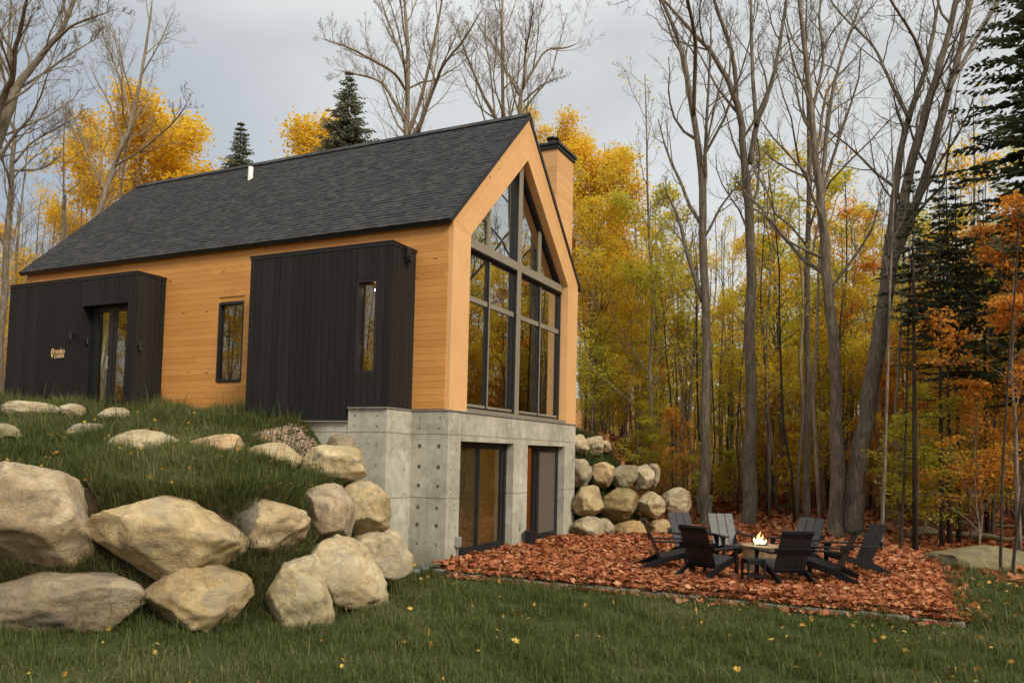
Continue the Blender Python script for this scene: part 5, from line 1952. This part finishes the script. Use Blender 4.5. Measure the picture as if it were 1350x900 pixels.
# lawn: density falls with distance
P = field(-6, 13.5, -11, 8, 900000)
dist = np.linalg.norm(P - CAM[:2], axis=1)
tt = seg_dist(P, UP) * np.where(inside(P, UP), 1, -1)
keep = in_view(P, 90) & (tt < .15) & (rs.random(len(P)) < np.clip(1.25 - (dist - 6) / 16, .25, 1) * .95)
keep &= ~((P[:, 0] > -.1) & (P[:, 0] < 9.36) & (P[:, 1] > -.44) & (P[:, 1] < 9.3))
keep &= litter_zone(P) < rs.random(len(P)) * .9
keep &= rock_free(P) & house_free(P)
Pl = P[keep]
clump = .75 + .55 * np.clip(vnoise(Pl, 2.3, 1) + .6 * vnoise(Pl, 6.1, 4), -1, 1)
lawn_n = len(Pl)
dl = np.linalg.norm(Pl - CAM[:2], axis=1)
blades(Pl, .105 * clump, .0072 + .00045 * np.clip(dl - 7, 0, 20), rs, gr)
# stray taller stalks
k_ = rs.random(len(Pl)) < .02
blades(Pl[k_], .19, .009, rs, gr)
tag(gr.build('lawn_grass', M['grass'], attr=True), 'long dark green grass of the lawn in the foreground', 'grass', kind='stuff')
# bank in front of the cabin
gr = MB()
P = field(-17, 1.4, -10.5, 0, 900000)
tt = seg_dist(P, UP) * np.where(inside(P, UP), 1, -1)
gravel = ((P[:, 0] + 2.4) / 1.15) ** 2 + ((P[:, 1] + 1.75) / .8) ** 2 < 1
keep = in_view(P, 60) & (tt > -.25) & house_free(P) & rock_free(P) & ~gravel & ~((P[:, 0] > -1.1) & (P[:, 1] > -2.0) & (rs.random(len(P)) < .85))
Pb = P[keep]
clump = 1.0 + .65 * np.clip(vnoise(Pb, 1.9, 2) + .6 * vnoise(Pb, 5.3, 4), -1, 1)
tb_ = seg_dist(Pb, UP)
E_ = field(-5, 1.6, -9.5, -.6, 420000)
te = seg_dist(E_, UP) * np.where(inside(E_, UP), 1, -1)
E_ = E_[in_view(E_, 30) & (te > -.1) & (te < .95) & rock_free(E_) & ~((E_[:, 0] > -1.1) & (E_[:, 1] > -2.0))]
E_ = E_[vnoise(E_, 3.1, 6) + rs.normal(0, .5, len(E_)) > -.25]
blades(E_, .15, .010, rs, gr, .05)
blades(Pb, .125 * clump, .010, rs, gr, .10)
# taller weeds at the foot of the porch
P = field(-14.5, -2.0, -2.6, -.95, 2600)
keep = house_free(P) & rock_free(P)
P = P[keep]
blades(P[: len(P)], .30 * (.6 + .6 * np.clip(vnoise(P, 1.4, 9) + .3, 0, 1.5)), .011, rs, gr)
tag(gr.build('bank_grass', M['grass'], attr=True), 'long grass covering the bank between the boulders and the cabin', 'grass', kind='stuff')
# grass on the right hand bank and tufts at the forest edge
gr = MB()
P = field(-6, 8, 7.4, 16, 160000)
tt = seg_dist(P, UP) * np.where(inside(P, UP), 1, -1)
keep = in_view(P, 20) & (tt > .0) & house_free(P, .05) & rock_free(P) & (litter_zone(P) < rs.random(len(P)))
Pr = P[keep]
blades(Pr, .17 * (.8 + .5 * vnoise(Pr, 2, 3)), .014, rs, gr)
tag(gr.build('right_bank_grass', M['grass'], attr=True), 'grass on top of the right hand boulder wall', 'grass', kind='stuff')


def leaves(P, z, size, rs, mb, tilt=.45, shape=True, attr=None):
    n = len(P)
    nrm = rs.normal(0, tilt, (n, 3)) + np.array([0, 0, 1.0]); nrm /= np.linalg.norm(nrm, axis=1)[:, None]
    a = rs.normal(size=(n, 3)); a -= (a * nrm).sum(1)[:, None] * nrm; a /= np.linalg.norm(a, axis=1)[:, None]
    b = np.cross(nrm, a)
    s = (size * rs.lognormal(-.08, .32, n))[:, None]
    c = np.stack([P[:, 0], P[:, 1], z + s[:, 0] * .18], 1)
    curl = rs.uniform(-.05, .22, n)[:, None] * s
    # five lobed outline around a folded midrib
    pts = [(-.5, 0, 0), (-.22, .42, 1), (.02, .28, .6), (.16, .48, 1), (.28, .2, .5), (.6, 0, .2), (.28, -.2, .5), (.16, -.48, 1), (.02, -.28, .6), (-.22, -.42, 1)]
    V = np.stack([c + a * s * p + b * s * q + nrm * curl * k for p, q, k in pts] + [c - nrm * s * .0], 1)
    i = np.arange(n)[:, None] * 11
    T = np.concatenate([i + np.array([[10, k, (k + 1) % 10]]) for k in range(10)])
    at_ = np.repeat(np.clip(rs.normal(.5, .31, n), 0, 1) if attr is None else attr, 11)
    mb.add(V.reshape(-1, 3), T=T, attr=at_)


lv = MB()
P = field(-.1, 9.3, -.36, 9.0, 58000)
P = P[in_view(P, 30)]
z = TZ + .025 * vnoise(P, 2.2) + np.abs(rs.normal(0, .02, len(P)))
leaves(P, z, .080, rs, lv, .42)
# spill over the edging
P = np.concatenate([np.stack([rs.uniform(.35, 9.4, 2200), -.37 - np.abs(rs.normal(0, .13, 2200))], 1), np.stack([9.25 + np.abs(rs.normal(0, .25, 700)), rs.uniform(-.4, 8, 700)], 1)])
leaves(P, np.where(P[:, 1] < -.36, np.maximum(height(P), np.where(P[:, 1] > -.51, .105, 0)), height(P)) + .03, .09, rs, lv, .5)
tag(lv.build('terrace_leaves', M['litter'], attr=True), 'thick carpet of fallen red brown leaves on the terrace', 'leaves', kind='stuff')
lv = MB()
P = field(-4, 34, 4, 52, 60000)
dist = np.linalg.norm(P - CAM[:2], axis=1)
keep = in_view(P, 20) & (litter_zone(P) > rs.random(len(P)) * .95) & house_free(P) & (rs.random(len(P)) < np.clip(26 / dist, .25, 1))
P = P[keep]
leaves(P, height(P), .16 + .004 * np.clip(np.linalg.norm(P - CAM[:2], axis=1) - 20, 0, 40), rs, lv, .5)
# leaves caught between the right hand boulders
P = field(.2, 3.0, 7.4, 12, 1500)
tt = seg_dist(P, UP) * np.where(inside(P, UP), 1, -1)
P = P[(tt > -.5) & (tt < 1.0)]
leaves(P, height(P) + .05, .13, rs, lv, .6)
tag(lv.build('forest_floor_leaves', M['litter'], attr=True), 'fallen leaves covering the forest floor', 'leaves', kind='stuff')
lv = MB()
P = field(-14, 1.4, -10, -1, 900)
tt = seg_dist(P, UP) * np.where(inside(P, UP), 1, -1)
P = P[(tt > 0) & house_free(P) & in_view(P, 10)]
leaves(P, height(P) + .06 + rs.uniform(-.02, .06, len(P)), .075, rs, lv, .7)
P = np.concatenate([field(-6, 13, -10, 6, 520), field(-9, 1, -8, -1, 160), field(7, 13, -4, 7, 220)])
P = P[in_view(P, 10) & rock_free(P) & house_free(P)]
P = P[~((P[:, 0] > -.1) & (P[:, 0] < 9.3) & (P[:, 1] > -.4))]
leaves(P, height(P) + .07 + rs.uniform(-.03, .05, len(P)), .062, rs, lv, .7)
tag(lv.build('lawn_leaves', M['litter_yellow'], attr=True), 'scattered yellow and orange leaves lying on the grass', 'leaves', kind='stuff')
# ------------------------------------------------------------------ sky, sun, camera
SUN_DIR = np.array([.72, -.37, .62]); SUN_DIR /= np.linalg.norm(SUN_DIR)
el = math.asin(SUN_DIR[2]); azm = math.atan2(SUN_DIR[0], SUN_DIR[1])
w = bpy.data.worlds.new('World'); SC.world = w; w.use_nodes = True
t = w.node_tree; t.nodes.clear()


def nd(typ, **kw):
    n = t.nodes.new('ShaderNode' + typ)
    for k, v in kw.items(): setattr(n, k, v)
    return n


def ln(a, b): t.links.new(a, b)


out = nd('OutputWorld')
skyt = nd('TexSky', sky_type='NISHITA', sun_disc=False, sun_elevation=el, sun_rotation=azm, dust_density=3.0)
bg1 = nd('Background'); bg1.inputs['Strength'].default_value = .03
ln(skyt.outputs[0], bg1.inputs[0])
tc = nd('TexCoord')
sep = nd('SeparateXYZ'); ln(tc.outputs['Generated'], sep.inputs[0])
# cloud layer: broad soft greys, brighter towards the zenith as under any overcast
mp = nd('Mapping'); mp.inputs['Scale'].default_value = (1.0, 1.0, 2.2); ln(tc.outputs['Generated'], mp.inputs[0])
n1 = nd('TexNoise'); n1.inputs['Scale'].default_value = 1.9; n1.inputs['Detail'].default_value = 7; n1.inputs['Roughness'].default_value = .5; n1.inputs['Distortion'].default_value = .5
ln(mp.outputs[0], n1.inputs[0])
cr = nd('ValToRGB'); ln(n1.outputs[0], cr.inputs[0])
e = cr.color_ramp.elements
e[0].position = .36; e[0].color = (.45, .455, .445, 1)
e[1].position = .60; e[1].color = (.575, .575, .55, 1)
x_ = cr.color_ramp.elements.new(.48); x_.color = (.53, .53, .505, 1)
# slightly blue and darker towards the west
dt = nd('VectorMath', operation='DOT_PRODUCT'); ln(tc.outputs['Generated'], dt.inputs[0]); dt.inputs[1].default_value = (-.85, .50, .15)
mr = nd('MapRange'); mr.inputs[1].default_value = .91; mr.inputs[2].default_value = .99; mr.inputs[3].default_value = 0.0; mr.inputs[4].default_value = .9
ln(dt.outputs['Value'], mr.inputs[0])
mx = nd('Mix', data_type='RGBA'); ln(mr.outputs[0], mx.inputs[0]); ln(cr.outputs[0], mx.inputs[6]); mx.inputs[7].default_value = (.27, .30, .335, 1)
zr_ = nd('MapRange'); zr_.inputs[1].default_value = .45; zr_.inputs[2].default_value = .95; zr_.inputs[3].default_value = 1.0; zr_.inputs[4].default_value = 3.0
ln(sep.outputs[2], zr_.inputs[0])
bg2 = nd('Background'); ln(mx.outputs[2], bg2.inputs[0]); ln(zr_.outputs[0], bg2.inputs['Strength'])
ad = nd('AddShader'); ln(bg1.outputs[0], ad.inputs[0]); ln(bg2.outputs[0], ad.inputs[1]); ln(ad.outputs[0], out.inputs[0])

sl = bpy.data.lights.new('sun', 'SUN'); sl.energy = 2.9; sl.angle = R(14); sl.color = (1.0, .90, .74)
so_ = bpy.data.objects.new('sun', sl); COL.objects.link(so_)
so_.location = (20, -20, 40)
so_.rotation_euler = Vector(SUN_DIR).to_track_quat('Z', 'Y').to_euler()

cam = bpy.data.cameras.new('camera')
cam.sensor_width = 36; cam.lens = F / 1350 * 36; cam.shift_y = (SY - 450) / 1350; cam.shift_x = 0
cam.clip_end = 2000; cam.clip_start = .05
co = bpy.data.objects.new('camera', cam); COL.objects.link(co)
Mt = Matrix(((_r[0], _u[0], -_fw[0], CAM[0]), (_r[1], _u[1], -_fw[1], CAM[1]), (_r[2], _u[2], -_fw[2], CAM[2]), (0, 0, 0, 1)))
co.matrix_world = Mt
SC.camera = co
SC.view_settings.view_transform = 'Standard'; SC.view_settings.look = 'None'
SC.view_settings.exposure = 0.2; SC.view_settings.gamma = 1.0
SC.view_settings.use_curve_mapping = False
SC.render.engine = 'CYCLES'
SC.cycles.max_bounces = 10; SC.cycles.diffuse_bounces = 7; SC.cycles.transmission_bounces = 8; SC.cycles.transparent_max_bounces = 16
SC.cycles.use_denoising = True
